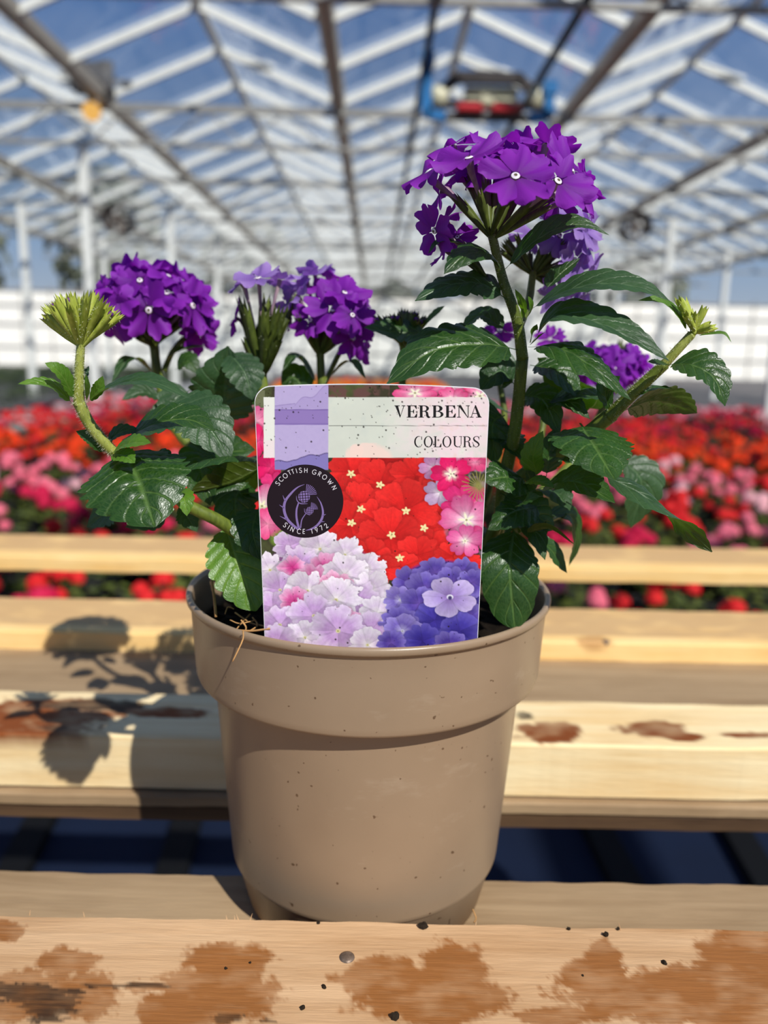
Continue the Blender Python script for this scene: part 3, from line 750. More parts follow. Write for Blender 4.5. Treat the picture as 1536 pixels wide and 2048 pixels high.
# ------------------------------------------------------------------ the potted verbena: stems, leaves, flower heads
def leaf_mat(name, top_dark, top_lite, vein, under, trans, rough=.36):
    t = NT(name)
    uv = t.n('ShaderNodeUVMap'); uv.uv_map = 'UVMap'
    sp = t.n('ShaderNodeSeparateXYZ', i0=uv.outputs[0]); s_, v_ = sp.outputs['X'], sp.outputs['Y']
    av = t.math('ABSOLUTE', v_)
    L = t.math('SUBTRACT', t.math('MULTIPLY', s_, 6.5), t.math('MULTIPLY', t.math('POWER', av, .85), 1.9))
    fr_ = t.math('ABSOLUTE', t.math('SUBTRACT', t.math('FRACT', L), .5))           # .5 on a side vein
    side = t.n('ShaderNodeMapRange', i0=fr_, i1=.405, i2=.5, i3=0., i4=1.).outputs[0]
    midr = t.n('ShaderNodeMapRange', i0=av, i1=.075, i2=.015, i3=0., i4=1.).outputs[0]
    cmb = t.n('ShaderNodeCombineXYZ', X=t.math('MULTIPLY', s_, 26.), Y=t.math('MULTIPLY', v_, 11.), Z=0.).outputs[0]
    vo = t.t.nodes.new('ShaderNodeTexVoronoi'); vo.feature = 'DISTANCE_TO_EDGE'; vo.inputs['Scale'].default_value = 1.0; t.set(vo.inputs['Vector'], cmb)
    net = t.n('ShaderNodeMapRange', i0=vo.outputs['Distance'], i1=.0, i2=.22, i3=1., i4=0.).outputs[0]
    veins = t.math('MAXIMUM', t.math('MULTIPLY', side, t.math('SUBTRACT', 1., t.math('MULTIPLY', av, .55))), midr)
    oc = t.coord('Object'); nz = t.noise(oc, 70, 4); fine = t.noise(oc, 1400, 2)
    col = t.ramp(nz, [(.3, top_dark), (.72, top_lite)])
    col = t.mix(t.math('MULTIPLY', net, .10), col, vein)
    col = t.mix(t.math('MULTIPLY', veins, .42), col, vein)
    geo = t.n('ShaderNodeNewGeometry')
    ucol = t.mix(t.math('MULTIPLY', veins, .55), under, tuple(min(1, x * 1.9) for x in under[:3]) + (1,))
    col = t.mix(geo.outputs['Backfacing'], col, ucol)
    h = t.math('SUBTRACT', t.math('ADD', t.math('MULTIPLY', fine, .10), t.math('MULTIPLY', t.math('SUBTRACT', 1., net), .07)), t.math('MULTIPLY', veins, .75))
    sh = t.bsdf(col, t.math('ADD', t.math('MULTIPLY', fine, .16), rough - .06), .5, bump=h, bump_s=.5, dist=.0009)
    tc = tuple(min(1, x * 1.6) for x in trans[:3]) + (1,)
    return t.done(t.shader_mix(.20, sh, t.n('ShaderNodeBsdfTranslucent', Color=tc).outputs[0]))
M_leaf = leaf_mat('verbena_leaf', lin(20, 50, 14), lin(38, 74, 22), lin(112, 142, 74), lin(62, 74, 18), lin(70, 120, 10), .33)
M_leafb = leaf_mat('verbena_leaf_blue', lin(28, 56, 28), lin(50, 82, 44), lin(104, 134, 92), lin(66, 80, 26), lin(70, 115, 16), .40)
M_leafy = leaf_mat('verbena_young_leaf', lin(52, 94, 18), lin(92, 132, 36), lin(150, 176, 84), lin(100, 118, 30), lin(120, 170, 20), .38)
def stem_mat(name, a, b_):
    t = NT(name); nz = t.noise(t.coord('Object', (1, 1, .25)), 700, 3); big = t.noise(t.coord('Object'), 40, 3)
    col = t.ramp(t.math('ADD', t.math('MULTIPLY', nz, .5), t.math('MULTIPLY', big, .5)), [(.36, a), (.64, b_)])
    return t.done(t.shader_mix(.12, t.bsdf(col, .5, .4, bump=nz, bump_s=.3, dist=.0004), t.n('ShaderNodeBsdfTranslucent', Color=b_).outputs[0]))
M_stem = stem_mat('stem_green', lin(72, 86, 26), lin(120, 134, 48))
M_stemy = stem_mat('young_stem', lin(126, 134, 54), lin(170, 174, 86))
M_calyx = stem_mat('calyx_green', lin(54, 66, 22), lin(98, 112, 42))
M_bud = stem_mat('bud_calyx', lin(140, 156, 50), lin(196, 202, 92))
M_tube = stem_mat('corolla_tube', lin(120, 92, 118), lin(170, 146, 150))
M_hair = plain('plant_hair', lin(226, 228, 200), .5, .4)

def petal_m(name, inner, outer, edge, tr, tf=.34):
    t = NT(name); uv = t.n('ShaderNodeUVMap'); uv.uv_map = 'UVMap'; sp = t.n('ShaderNodeSeparateXYZ', i0=uv.outputs[0])
    oi = t.n('ShaderNodeObjectInfo'); nz = t.noise(t.coord('Object'), 260, 4)
    streak = t.noise(t.n('ShaderNodeCombineXYZ', X=t.math('MULTIPLY', sp.outputs['Y'], 60.), Y=t.math('MULTIPLY', sp.outputs['X'], 3.), Z=oi.outputs['Random']).outputs[0], 1., 3)
    col = t.ramp(sp.outputs['X'], [(.0, inner), (.35, outer), (1., edge)])
    col = t.mix(t.math('MULTIPLY', streak, .35), col, tuple(x * .6 for x in outer[:3]) + (1,))
    col = t.mix(t.math('MULTIPLY', oi.outputs['Random'], .22), col, edge)
    return t.done(t.shader_mix(tf, t.bsdf(col, .55, .25, bump=streak, bump_s=.25, dist=.0006), t.n('ShaderNodeBsdfTranslucent', Color=tr).outputs[0]))
M_pet = petal_m('purple_petal', lin(84, 12, 115), lin(114, 22, 151), lin(146, 46, 183), lin(168, 34, 202))
M_petl = petal_m('faded_and_sunlit_petal', lin(120, 84, 168), lin(140, 104, 184), lin(172, 142, 206), lin(170, 110, 220))
t = NT('flower_eye'); M_eye = t.done(t.bsdf(lin(226, 214, 224), .6, .3))
M_eyed = plain('flower_eye_throat', lin(92, 84, 60), .7, .2)
M_tip = plain('purple_bud_tip', lin(96, 40, 120), .5, .3)

NLS, NLV = 57, 13
def leaf(pts, w, nh, cup=.12, curl=0.0, teeth=8, depth=.19, puff=.075, mat=None, peak=.40, wave=.03, pet=.10, twist=0.0, seed=None, parent=None, name='leaf'):
    'one serrated leaf: centre line through (px, py, distance), half width in pixels, face direction(s)'
    r = random.Random(seed if seed is not None else hash((round(pts[0][0]), round(pts[0][1]), round(pts[-1][0]))) & 0xffff)
    C = spline([P(*p) for p in pts], NLS)
    W = w * 1.10 * mpp(C[NLS // 2])
    if not isinstance(nh, list): nh = [nh, nh]
    nh = [V(q).normalized() for q in nh]
    vs_, uv, fs = [], [], []
    vv = [math.copysign(abs(q) ** .9, q) for q in np.linspace(-1, 1, NLV)]
    ph = r.uniform(0, 6.28); skew = r.uniform(-.06, .06)
    for i in range(NLS):
        s = i / (NLS - 1)
        T = (C[min(i + 1, NLS - 1)] - C[max(i - 1, 0)]).normalized()
        g = s * (len(nh) - 1); k = min(int(g), len(nh) - 2); N0 = nh[k].lerp(nh[k + 1], g - k)
        A = T.cross(N0)
        if A.length < 1e-4: A = T.cross(V((1, 0, 0)))
        A.normalize(); N = A.cross(T).normalized()
        if twist:
            q = Matrix.Rotation(twist * s, 3, T); A, N = q @ A, q @ N
        q = max(0., (s - pet) / (1 - pet))
        a_ = peak / (1 - peak)
        base = (q ** (.62 * 1.0)) * ((1 - q) ** (.62 / max(a_, .3))) if 0 < q < 1 else 0.
        nrm = (peak ** .62) * ((1 - peak) ** (.62 / max(a_, .3)))
        base = base / nrm
        tw = 1 - depth * (1 - abs(math.sin(math.pi * (teeth * q + .12))) ** .55) * (1 if .06 < q < .985 else .3)
        half = max(W * base * tw, W * .028)
        for j, v_ in enumerate(vv):
            hw = half if abs(v_) > .99 else max(W * base, W * .028) * (1 - depth * .35 * abs(v_) ** 3)
            av = abs(v_); lat = 6.5 * s - 1.9 * av ** .85
            z = puff * W * base * (abs(math.sin(math.pi * lat)) ** .6) * (1 - (1 - min(1, av * 5)) ** 2) * (1 - .2 * av)
            z += cup * W * base * (av ** 1.6) - puff * .9 * W * base * math.exp(-(v_ / .09) ** 2)
            z -= curl * W * base * max(0, av - .55) ** 2 * 4
            z += wave * W * base * av * math.sin(s * 9 + ph + (2 if v_ > 0 else 0)) * 2
            off = hw * v_ * (1 + skew * (1 if v_ > 0 else -1))
            fwd_ = W * base * av * .10 * (1 if depth > 0 else 0)
            vs_.append(C[i] + A * off + N * z - T * fwd_); uv.append((s, v_))
    for i in range(NLS - 1):
        for j in range(NLV - 1): a = i * NLV + j; fs.append((a, a + 1, a + NLV + 1, a + NLV))
    b = MB(); b.add(vs_, fs); b.uv = uv
    me = b.mesh(name, True)
    n_mid = me.polygons[(NLS // 2) * (NLV - 1) + NLV // 2].normal
    A = None
    o = put(name, me, parent or plant, None, mat or M_leaf)
    # face up side along the hint
    if n_mid.dot(nh[len(nh) // 2]) < 0: me.flip_normals()
    return o

def hairs(pts, rad, n, L, seed, mb):
    r = random.Random(seed); k = len(pts)
    for _ in range(n):
        g = r.random() * (k - 1.001); i = int(g); c = pts[i].lerp(pts[i + 1], g - i); T = (pts[i + 1] - pts[i]).normalized()
        u = T.orthogonal().normalized(); u = Matrix.Rotation(r.random() * 6.283, 3, T) @ u
        rr = rad if not isinstance(rad, list) else rad[i]
        a = c + u * rr * .9; l = L * r.uniform(.6, 1.2); w = T.cross(u) * .000045; t_ = T * .000045
        mb.add([a + w, a - w * .6 + t_ * .8, a - w * .6 - t_ * .8, a + u * l + T * l * r.uniform(-.3, .3)], [(0, 1, 3), (1, 2, 3), (2, 0, 3)])
def stem(pts, r0, r1, mat=None, hair=0, n=26, hl=.0011):
    'one stem; radii in pixels'
    W_ = [P(*p) for p in pts]; dx, dy = W_[0].x - PX0, W_[0].y - PY0
    if pts[0][1] >= 830 and math.hypot(dx, dy) < .066:              # rooted: carry the stem down into the soil
        W_.insert(0, V((PX0 + dx * .6, PY0 + dy * .6, SOIL_Z - .008)))
    C = spline(W_, n); k = len(C)
    rad = [(r0 + (r1 - r0) * i / (k - 1)) * mpp(C[i]) for i in range(k)]
    b = MB(); m = 10
    b.tube(C, rad, m)
    o = put('stem', b.mesh('stem', True), plant, None, mat or M_stem)
    if hair:
        h = MB(); hairs(C, rad, hair, hl, int(pts[0][0]), h); tag(put('stem_hair', h.mesh('stem_hair'), o, None, M_hair), kind='stuff')
    return o

# ---- florets
def corolla_mesh(seed):
    r = random.Random(seed); b = MB(); uv = []
    na, nr = 9, 7
    for k in range(5):
        a0 = 2 * math.pi * k / 5 + r.uniform(-.08, .08); sc = r.uniform(.88, 1.08); lift = r.uniform(-.30, .20); ph = r.uniform(0, 6.28); half = r.uniform(.60, .70)
        base = len(b.v); vs_ = []
        for i in range(nr):
            q = i / (nr - 1)
            for j in range(na):
                g = j / (na - 1) * 2 - 1
                # wedge petal with a notched, two-lobed end
                wid = (.10 + .52 * q ** .8) * (1 - .45 * max(0, q - .72) ** 1.2 / .28 * abs(g) ** 3)
                end = 1.0 - .22 * math.exp(-(g / .20) ** 2) - .26 * abs(g) ** 2.6 + .02 * math.sin(g * 9 + ph)
                rad = .13 + (.87 * end) * q * sc
                x, y = rad, g * wid * half * 1.22 * sc
                z = lift * q ** 2 + .085 * math.sin(g * 4.2 + ph) * q - .07 * (g ** 2) * q + .05 * math.cos(g * 2.2) * q ** 2 - .035 * math.exp(-(g / .16) ** 2) * q
                vs_.append((x * math.cos(a0) - y * math.sin(a0), x * math.sin(a0) + y * math.cos(a0), z + .004 * k)); uv.append((q, .5 + .5 * g))
        b.add(vs_, [(i * na + j, (i + 1) * na + j, (i + 1) * na + j + 1, i * na + j + 1) for i in range(nr - 1) for j in range(na - 1)], 0)
    m = 12
    for rad0, rad1, z0, z1, mi in ((.100, .045, .015, .04, 1), (.045, .0, .04, .02, 2)):
        vs_ = []
        for rad, z in ((rad0, z0), (rad1, z1)):
            for j in range(m):
                a = 6.2832 * j / m; q = 1 + (.22 * math.cos(5 * a) if rad > .1 else 0); vs_.append((rad * q * math.cos(a), rad * q * math.sin(a), z)); uv.append((0, 0))
        b.add(vs_, [(j, (j + 1) % m, m + (j + 1) % m, m + j) for j in range(m)], mi)
    b.uv = uv
    return b
COR = [corolla_mesh(s) for s in range(6)]
COR_ME = {}
def corolla(i, mat):
    key = (i, mat.name)
    if key not in COR_ME:
        me = COR[i].mesh('corolla', True)
        for m_ in (mat, M_eye, M_eyed): me.materials.append(m_)
        COR_ME[key] = me
    return COR_ME[key]
def calyx_into(b, a, c, r_a, r_c, mi, bend=.0, teeth=True):
    'ribbed tube widening from a to c with pointed teeth'
    a, c = V(a), V(c); T = (c - a).normalized(); L = (c - a).length
    side = T.orthogonal().normalized(); w = T.cross(side); n = 10
    vs_ = []
    for q, rr in ((0, r_a), (.35, r_a * .5 + r_c * .62), (.8, r_c), (1.0, r_c * .92)):
        for j in range(n):
            an = 6.2832 * j / n; k = 1 + (.16 if j % 2 == 0 else -.10)
            vs_.append(a + T * (L * q + (0 if q < 1 or not teeth else (L * .13 if j % 2 == 0 else -L * .03))) + (side * math.cos(an) + w * math.sin(an)) * rr * k + V((0, 0, -bend * L * q * q)))
    fs = [(i * n + j, i * n + (j + 1) % n, (i + 1) * n + (j + 1) % n, (i + 1) * n + j) for i in range(3) for j in range(n)]
    b.add(vs_, fs, mi)
def head(base, florets, calyx_len=.55, mat=None, extra_calyx=0, spread=None, name='flower_head', lab=None, seed=0, cal_r=5.5, tube_r=4.2):
    'one flower head: base (px, py, Y); florets (px, py, Y, normal, radius px)'
    r = random.Random(seed); B = P(*base); k = mpp(B)
    b = MB(); put_list = []
    for f in florets:
        px, py, Y, n, rp = f[:5]; m_ = f[5] if len(f) > 5 else (mat or M_pet)
        c = P(px, py, Y); N = V(n).normalized(); kk = mpp(c)
        st = B + V((r.uniform(-1, 1), r.uniform(-.6, .6), r.uniform(-.5, .8))) * 7 * k
        neck = c - N * rp * kk * .30
        mid = st.lerp(neck, calyx_len)
        mid = mid + (neck - st).length * .05 * V((0, 0, 1))
        calyx_into(b, st, mid, 1.7 * k, cal_r * k, 0)
        b.tube([st.lerp(mid, .8), mid.lerp(neck, .5) , neck, c - N * rp * kk * .015], [tube_r * .55 * k, tube_r * .72 * k, tube_r * k, tube_r * 1.25 * k], 8, 1, cap=False)
        put_list.append((c, N, rp * kk, m_))
    for _ in range(extra_calyx):
        d = V((r.gauss(0, 1), r.gauss(0, 1), r.uniform(.5, 2.2))).normalized() if spread is None else (V(spread) + .5 * V((r.gauss(0, 1), r.gauss(0, 1), r.gauss(0, .5)))).normalized()
        calyx_into(b, B, B + d * r.uniform(62, 92) * k, 1.6 * k, 5 * k, 0)
    b.add([B + V(q) * 9 * k for q in ((-1, 0, 0), (0, -1, 0), (1, 0, 0), (0, 1, 0), (0, 0, 1.4), (0, 0, -1.4))], [(0, 1, 4), (1, 2, 4), (2, 3, 4), (3, 0, 4), (1, 0, 5), (2, 1, 5), (3, 2, 5), (0, 3, 5)], 0)
    o = put(name, b.mesh(name, True), plant, None, [M_calyx, M_tube])
    if lab: o['label'] = lab
    for c, N, R, m_ in put_list:
        q = N.to_track_quat('Z', 'Y').to_matrix().to_4x4()
        M = Matrix.Translation(c) @ q @ Matrix.Rotation(r.random() * 6.283, 4, 'Z') @ Matrix.Diagonal((R, R, R, 1))
        put('floret', corolla(r.randrange(6), m_), o, M)
    return o
def dome(cpx, cpy, Y, rx, ry, n, rp, ydep=.0, seed=0, up=.55, mat=None, lo=-.15, hi=1.0):
    'florets spread over a dome seen from the side'
    r = random.Random(seed); out = []
    for i in range(n):
        z = lo + (hi - lo) * (i + .5) / n; ph = i * 2.39996 + seed; q = math.sqrt(max(0, 1 - z * z))
        x, y = q * math.cos(ph), q * math.sin(ph)
        c0 = P(cpx, cpy, Y); k = mpp(c0); yy = Y + y * rx * k
        N = V((x, y, z * .9 + up * .5)) + V((r.uniform(-.2, .2), r.uniform(-.2, .2), r.uniform(-.15, .15)))
        p = c0 + V((x * rx * k, y * rx * k, z * ry * k)); px, py = to_px(p)
        e = [px, py, p.y, N, rp * r.uniform(.88, 1.1)]
        if mat: e.append(mat(r) if callable(mat) else mat)
        out.append(e)
    return out
F0, UPF, CAM_ = (0, -.8, .6), (0, -.45, .9), (0, -.95, .3)

# ---- main stem and the tall flower head
stem([(985, 1090, .272), (1008, 960, .266), (1030, 860, .262), (1045, 715, .256)], 15, 12, hair=500)
stem([(1045, 718, .256), (1034, 640, .254), (1006, 560, .253), (984, 470, .252)], 12, 9, hair=700)
head((985, 478, .252), [
    (1031, 352, .2265, (-.02, -.80, .52), 88), (938, 316, .238, (-.24, -.42, .86), 86), (858, 342, .248, (-.50, -.25, .80), 74), (1003, 283, .262, (-.05, -.22, .97), 84),
    (1116, 362, .232, (.30, -.74, .50), 82), (1142, 338, .243, (.50, -.55, .62), 78), (1092, 290, .272, (.25, .15, .93), 70), (905, 293, .268, (-.35, .10, .92), 66),
    (1176, 384, .252, (.80, -.30, .35), 62), (965, 300, .258, (-.1, -.5, .85), 60), (1062, 318, .250, (.12, -.55, .8), 70), (880, 378, .258, (-.85, .1, .15), 48), (1050, 300, .280, (.1, .3, .9), 60), (975, 335, .262, (-.15, -.6, .6), 66), (1040, 340, .268, (.1, -.6, .5), 70), (1165, 352, .262, (.7, -.2, .6), 66), (920, 345, .268, (-.4, -.3, .5), 56), (1110, 395, .262, (.3, -.7, .1), 56), (1000, 300, .285, (0, .1, 1), 70)],
    calyx_len=.62, seed=1, lab='tallest purple flower head in full bloom', cal_r=7.5, tube_r=7)
head((975, 560, .256), [(868, 462, .248, (-.55, -.45, -.30), 62), (915, 474, .256, (-.25, -.55, .35), 44), (893, 500, .262, (-.55, .0, .45), 44), (890, 440, .262, (-.55, .15, .6), 40)], seed=2, lab='dark shaded florets below the left of the tallest head', cal_r=5, tube_r=5)
stem([(1040, 650, .262), (1058, 600, .276), (1066, 545, .286)], 9, 7)
head((1066, 552, .288), [
    (1112, 430, .280, (.15, -.60, .70), 66), (1160, 452, .286, (.60, -.35, .60), 62), (1176, 482, .290, (.80, -.40, .05), 62), (1150, 520, .286, (.55, -.70, -.15), 58), (1180, 556, .296, (.70, -.40, -.3), 54), (1120, 590, .290, (.3, -.75, -.35), 52), (1168, 590, .300, (.5, -.3, -.5), 46), (1060, 470, .296, (-.1, -.5, .8), 50), (1120, 470, .284, (.2, -.8, .3), 50)],
    mat=M_petl, extra_calyx=10, seed=3, lab='paler lilac flower head behind the right of the main stem', cal_r=5.5)  # paler petal material paints the sun shining through this head
# leaves up the main stem
leaf([(1000, 548, .250), (1075, 478, .243), (1150, 448, .240), (1218, 470, .240)], 33, [(-.40, -.66, .65), (-.25, -.45, .85)], cup=.2, teeth=7)
leaf([(985, 512, .254), (925, 488, .250), (880, 484, .248), (856, 508, .247)], 17, [(0, -.3, .95), (-.3, -.3, .9)], teeth=6)
leaf([(1006, 548, .250), (975, 506, .240), (930, 510, .233), (888, 548, .229)], 40, [(.15, -.65, .75), (-.35, -.65, .65)], cup=-.12, teeth=7)
leaf([(1016, 600, .252), (960, 566, .252), (895, 570, .250), (830, 602, .247)], 50, [(0, -.58, .8), (-.25, -.55, .8)], mat=M_leafb, cup=-.10)
leaf([(1090, 580, .262), (1120, 548, .264), (1160, 516, .266)], 25, (-.65, -.5, .45), teeth=7, cup=.15)
leaf([(1046, 628, .252), (1120, 586, .243), (1200, 566, .238), (1280, 574, .234), (1340, 602, .231)], 38, [(-.2, -.60, .78), (.1, -.55, .82)], cup=.12, teeth=9, mat=M_leafb)
leaf([(1060, 690, .252), (1110, 632, .243), (1190, 642, .236), (1270, 680, .231), (1338, 722, .229)], 48, [(-.1, -.62, .78), (.25, -.52, .8)], cup=.2, teeth=9, mat=M_leafb)
leaf([(1056, 694, .250), (1125, 696, .236), (1200, 742, .228), (1262, 800, .226)], 46, [(-.05, -.58, .8), (.35, -.55, .75)], cup=-.10, puff=.10, depth=.22)
leaf([(1036, 700, .254), (965, 686, .246), (865, 700, .242), (774, 768, .239)], 68, [(.0, -.62, .80), (-.15, -.70, .68)], cup=-.08, teeth=9, mat=M_leaf)
leaf([(1014, 664, .268), (965, 630, .272), (920, 660, .274)], 27, (0, -.5, .85))
leaf([(862, 665, .292), (800, 664, .288), (728, 655, .284)], 38, [(0, -.62, .78), (-.1, -.6, .8)], teeth=8)
leaf([(1044, 640, .252), (1046, 612, .246), (1030, 578, .243)], 9, (-.5, -.8, .2), mat=M_leafy, teeth=4)
leaf([(1052, 640, .252), (1062, 614, .247), (1056, 592, .245)], 8, (.3, -.8, .4), mat=M_leafy, teeth=4)
leaf([(1058, 690, .254), (1066, 664, .248), (1074, 648, .246)], 9, (.3, -.8, .4), mat=M_leafy, teeth=4)
leaf([(1056, 694, .253), (1080, 672, .246), (1090, 664, .242)], 9, (-.2, -.6, .7), mat=M_leafy, teeth=4)

# ---- right-hand shoot
stem([(1010, 1010, .266), (1060, 940, .262), (1150, 885, .256), (1225, 828, .250)], 13, 15)
stem([(1218, 834, .250), (1268, 785, .246), (1330, 728, .242)], 14, 11, M_stem, hair=420)
stem([(1322, 736, .2425), (1350, 705, .241), (1384, 668, .240)], 10, 9, M_stemy, hair=260)
b = MB(); B = P(1386, 668, .240); k = mpp(B); r = random.Random(8)
o = put('bud_cluster', MB().mesh('bud_cluster') if False else None, plant, Matrix.Translation(B)) if False else None
def bud(base, ends, r0, r1, lab, mat=None, hair=300, tips=0):
    B = P(*base); k = mpp(B); rr_ = random.Random(int(base[0]))
    core = MB(); core.add([B + V(q) * 9 * k for q in ((-1, 0, 0), (0, -1, 0), (1, 0, 0), (0, 1, 0), (0, 0, 1.3), (0, 0, -1.3))], [(0, 1, 4), (1, 2, 4), (2, 3, 4), (3, 0, 4), (1, 0, 5), (2, 1, 5), (3, 2, 5), (0, 3, 5)])
    o = put('bud_cluster', core.mesh('bud_cluster', True), plant, None, M_bud); o['label'] = lab
    hm = MB()
    for i, (px, py, Y) in enumerate(ends):
        E = P(px, py, Y); m = MB(); calyx_into(m, B + V((rr_.uniform(-1, 1), rr_.uniform(-1, 1), rr_.uniform(-1, 1))) * 3 * k, E, r0 * k, r1 * rr_.uniform(.85, 1.2) * k, 0)
        put('calyx', m.mesh('calyx', True), o, None, mat or M_bud)
        hairs([B.lerp(E, q) for q in (.3, .5, .7, .9, 1.0)], r1 * k, hair // len(ends), .0009, i, hm)
        if tips and i % tips == 0:
            tm = MB(); T = (E - B).normalized(); tm.lathe([(.0001, .0006), (.0007, .0004), (.0009, -.0003), (.0006, -.001)], 10)
            put('bud_tip', tm.mesh('bud_tip', True), o, Matrix.Translation(E + T * .0004) @ T.to_track_quat('Z', 'Y').to_matrix().to_4x4(), M_tip)
    tag(put('bud_hair', hm.mesh('bud_hair'), o, None, M_hair), kind='stuff')
    return o
bud((1388, 664, .240), [(1358, 602, .236), (1366, 604, .242), (1378, 622, .246), (1388, 630, .236), (1408, 617, .238), (1420, 650, .238), (1426, 657, .243), (1396, 636, .248), (1372, 630, .234)], 3, 7.5, 'small pale green bud cluster at the tip of the right shoot')
leaf([(1378, 668, .240), (1356, 632, .238), (1322, 602, .236), (1276, 601, .235)], 15, [(.5, -.7, .45), (0, -.5, .85)], mat=M_leafy, teeth=6, cup=.2)
leaf([(1390, 672, .240), (1420, 668, .237), (1448, 667, .235), (1463, 685, .234)], 7, [(0, -.5, .85), (.2, -.5, .8)], mat=M_leafy, teeth=5)
leaf([(1330, 730, .240), (1385, 728, .233), (1430, 756, .229), (1450, 812, .227)], 46, [(-.1, -.62, .78), (.15, -.66, .72)], teeth=8, depth=.22, puff=.085)
leaf([(1338, 728, .240), (1318, 726, .233), (1296, 724, .230)], 12, (0, -.6, .8), teeth=5)
leaf([(1238, 826, .250), (1300, 800, .254), (1350, 806, .258), (1394, 826, .262)], 46, [(.1, .62, .62), (.05, .60, .65)], teeth=8, cup=-.1, depth=.17)
leaf([(1240, 818, .250), (1290, 780, .246), (1345, 776, .250)], 16, (0, -.3, .95), teeth=6)
leaf([(1222, 790, .262), (1150, 776, .274), (1075, 716, .282)], 60, [(0, .6, .6), (0, .65, .6)], cup=-.08)
leaf([(1226, 796, .256), (1165, 792, .258), (1095, 806, .262)], 25, [(0, -.3, .95), (0, -.4, .9)], teeth=6)
leaf([(1222, 830, .252), (1212, 780, .246), (1240, 752, .243)], 22, (.1, -.8, .5), teeth=6)

leaf([(1060, 730, .268), (1115, 742, .262), (1165, 800, .260)], 40, [(0, -.6, .7), (.2, -.6, .7)], teeth=7)
leaf([(1090, 820, .266), (1130, 800, .260), (1180, 838, .257)], 30, [(0, -.6, .7), (.2, -.6, .7)], teeth=7)
leaf([(1040, 790, .270), (1085, 800, .266), (1120, 870, .264)], 38, [(0, -.7, .6), (.2, -.7, .6)], teeth=7)
leaf([(1010, 830, .272), (985, 850, .268), (990, 930, .266)], 42, [(0, -.8, .5), (-.1, -.8, .5)], teeth=7)
leaf([(1080, 900, .266), (1140, 900, .262), (1200, 940, .262)], 40, [(0, -.7, .6), (.1, -.7, .6)], teeth=7)
leaf([(1000, 985, .262), (1060, 1020, .258), (1110, 1060, .258)], 44, [(0, -.7, .6), (.1, -.7, .6)], teeth=7)
leaf([(1030, 770, .272), (1000, 740, .270), (960, 780, .268)], 40, [(0, -.7, .6), (-.1, -.7, .6)], teeth=7, mat=M_leafb)
# ---- lower right leaves
leaf([(1160, 846, .250), (1190, 888, .232), (1230, 960, .219)], 80, [(-.05, -.42, .9), (.1, -.70, .7)], cup=-.10, teeth=9, depth=.20, puff=.08)
leaf([(1052, 958, .258), (1012, 952, .250), (966, 962, .246)], 46, [(-.05, -.66, .74), (-.05, -.75, .65)], teeth=8, depth=.20, puff=.10, cup=-.12)
leaf([(1075, 978, .254), (1150, 962, .242), (1230, 1006, .232)], 46, [(0, -.60, .8), (.1, -.60, .78)], teeth=8, depth=.20, puff=.07)
leaf([(1190, 942, .250), (1280, 985, .243), (1358, 1042, .238), (1424, 1104, .236)], 44, [(-.1, -.35, .92), (-.35, .15, .92), (-.55, .45, .68)], teeth=9, depth=.20, cup=-.15, mat=M_leafb)
leaf([(1240, 915, .300), (1285, 965, .298), (1262, 1056, .300)], 44, (.2, -.8, .5), mat=M_leafb, teeth=7)
leaf([(1082, 1012, .258), (1030, 1022, .250), (976, 1060, .247)], 36, [(0, -.6, .8), (-.1, -.70, .68)], teeth=8, depth=.20, puff=.10, cup=-.15)
leaf([(1028, 1062, .262), (1020, 1130, .2515), (1030, 1258, .2485)], 56, [(0, -.75, .62), (.05, -.93, .35)], teeth=6, depth=.10, puff=.07, cup=-.14, peak=.55, pet=.02)
leaf([(1046, 1068, .254), (1096, 1056, .250), (1150, 1090, .247)], 20, [(0, .5, .8), (.1, .3, .9)], teeth=6, mat=M_leafb)
leaf([(1075, 1032, .268), (1140, 1030, .276), (1152, 1080, .280), (1138, 1132, .282)], 24, [(0, -.2, .95), (.6, -.6, .3), (.6, -.6, .2)], teeth=5)
leaf([(1050, 1078, .258), (1095, 1092, .262), (1134, 1146, .264)], 22, [(-.1, -.5, .85), (-.2, -.55, .8)], teeth=6)
leaf([(1046, 965, .250), (1076, 962, .244), (1108, 974, .241)], 17, (0, -.6, .8), mat=M_leafy, teeth=6)
leaf([(1076, 958, .254), (1066, 910, .248), (1086, 862, .246)], 22, (-.3, -.85, .4), mat=M_leafy, teeth=7)
leaf([(1092, 955, .256), (1100, 905, .256), (1108, 858, .258)], 30, (.4, -.7, .45), teeth=6)
leaf([(1050, 985, .256), (1060, 960, .252), (1052, 940, .250)], 15, (0, -.8, .5), teeth=5)
leaf([(1034, 1016, .246), (1052, 1000, .241), (1080, 992, .239)], 18, (0, -.6, .8), teeth=6)

# ---- left-hand stem with its green bud
stem([(560, 1130, .272), (510, 1092, .258), (440, 1043, .250), (372, 1008, .246), (300, 950, .244), (230, 905, .240)], 14, 12)
stem([(232, 908, .240), (206, 882, .238), (178, 846, .237), (158, 806, .236)], 11, 12, M_stemy, hair=520)
stem([(158, 812, .236), (158, 750, .235), (162, 682, .235)], 11, 8, M_stemy, hair=620)
r = random.Random(21); ends = []
for i in range(34):
    a = (i + .5) / 34 * 2 - 1; ring_ = i % 3
    an = a * 1.05; L = r.uniform(78, 96) * (1, .98, .86)[ring_]
    ends.append((162 + L * math.sin(an) * (1.0, .9, .62)[ring_], 686 - L * math.cos(an * .92), .235 + r.uniform(-1, 1) * (.004, .010, .013)[ring_]))
bud((161, 692, .235), ends, 3, 7.2, 'yellow-green closed bud cluster on the left stem', tips=6, hair=900)
leaf([(150, 812, .236), (112, 776, .232), (74, 766, .228), (36, 768, .224)], 23, [(0, -.55, .82), (-.1, -.55, .82)], teeth=7, cup=.1, mat=M_leafy)
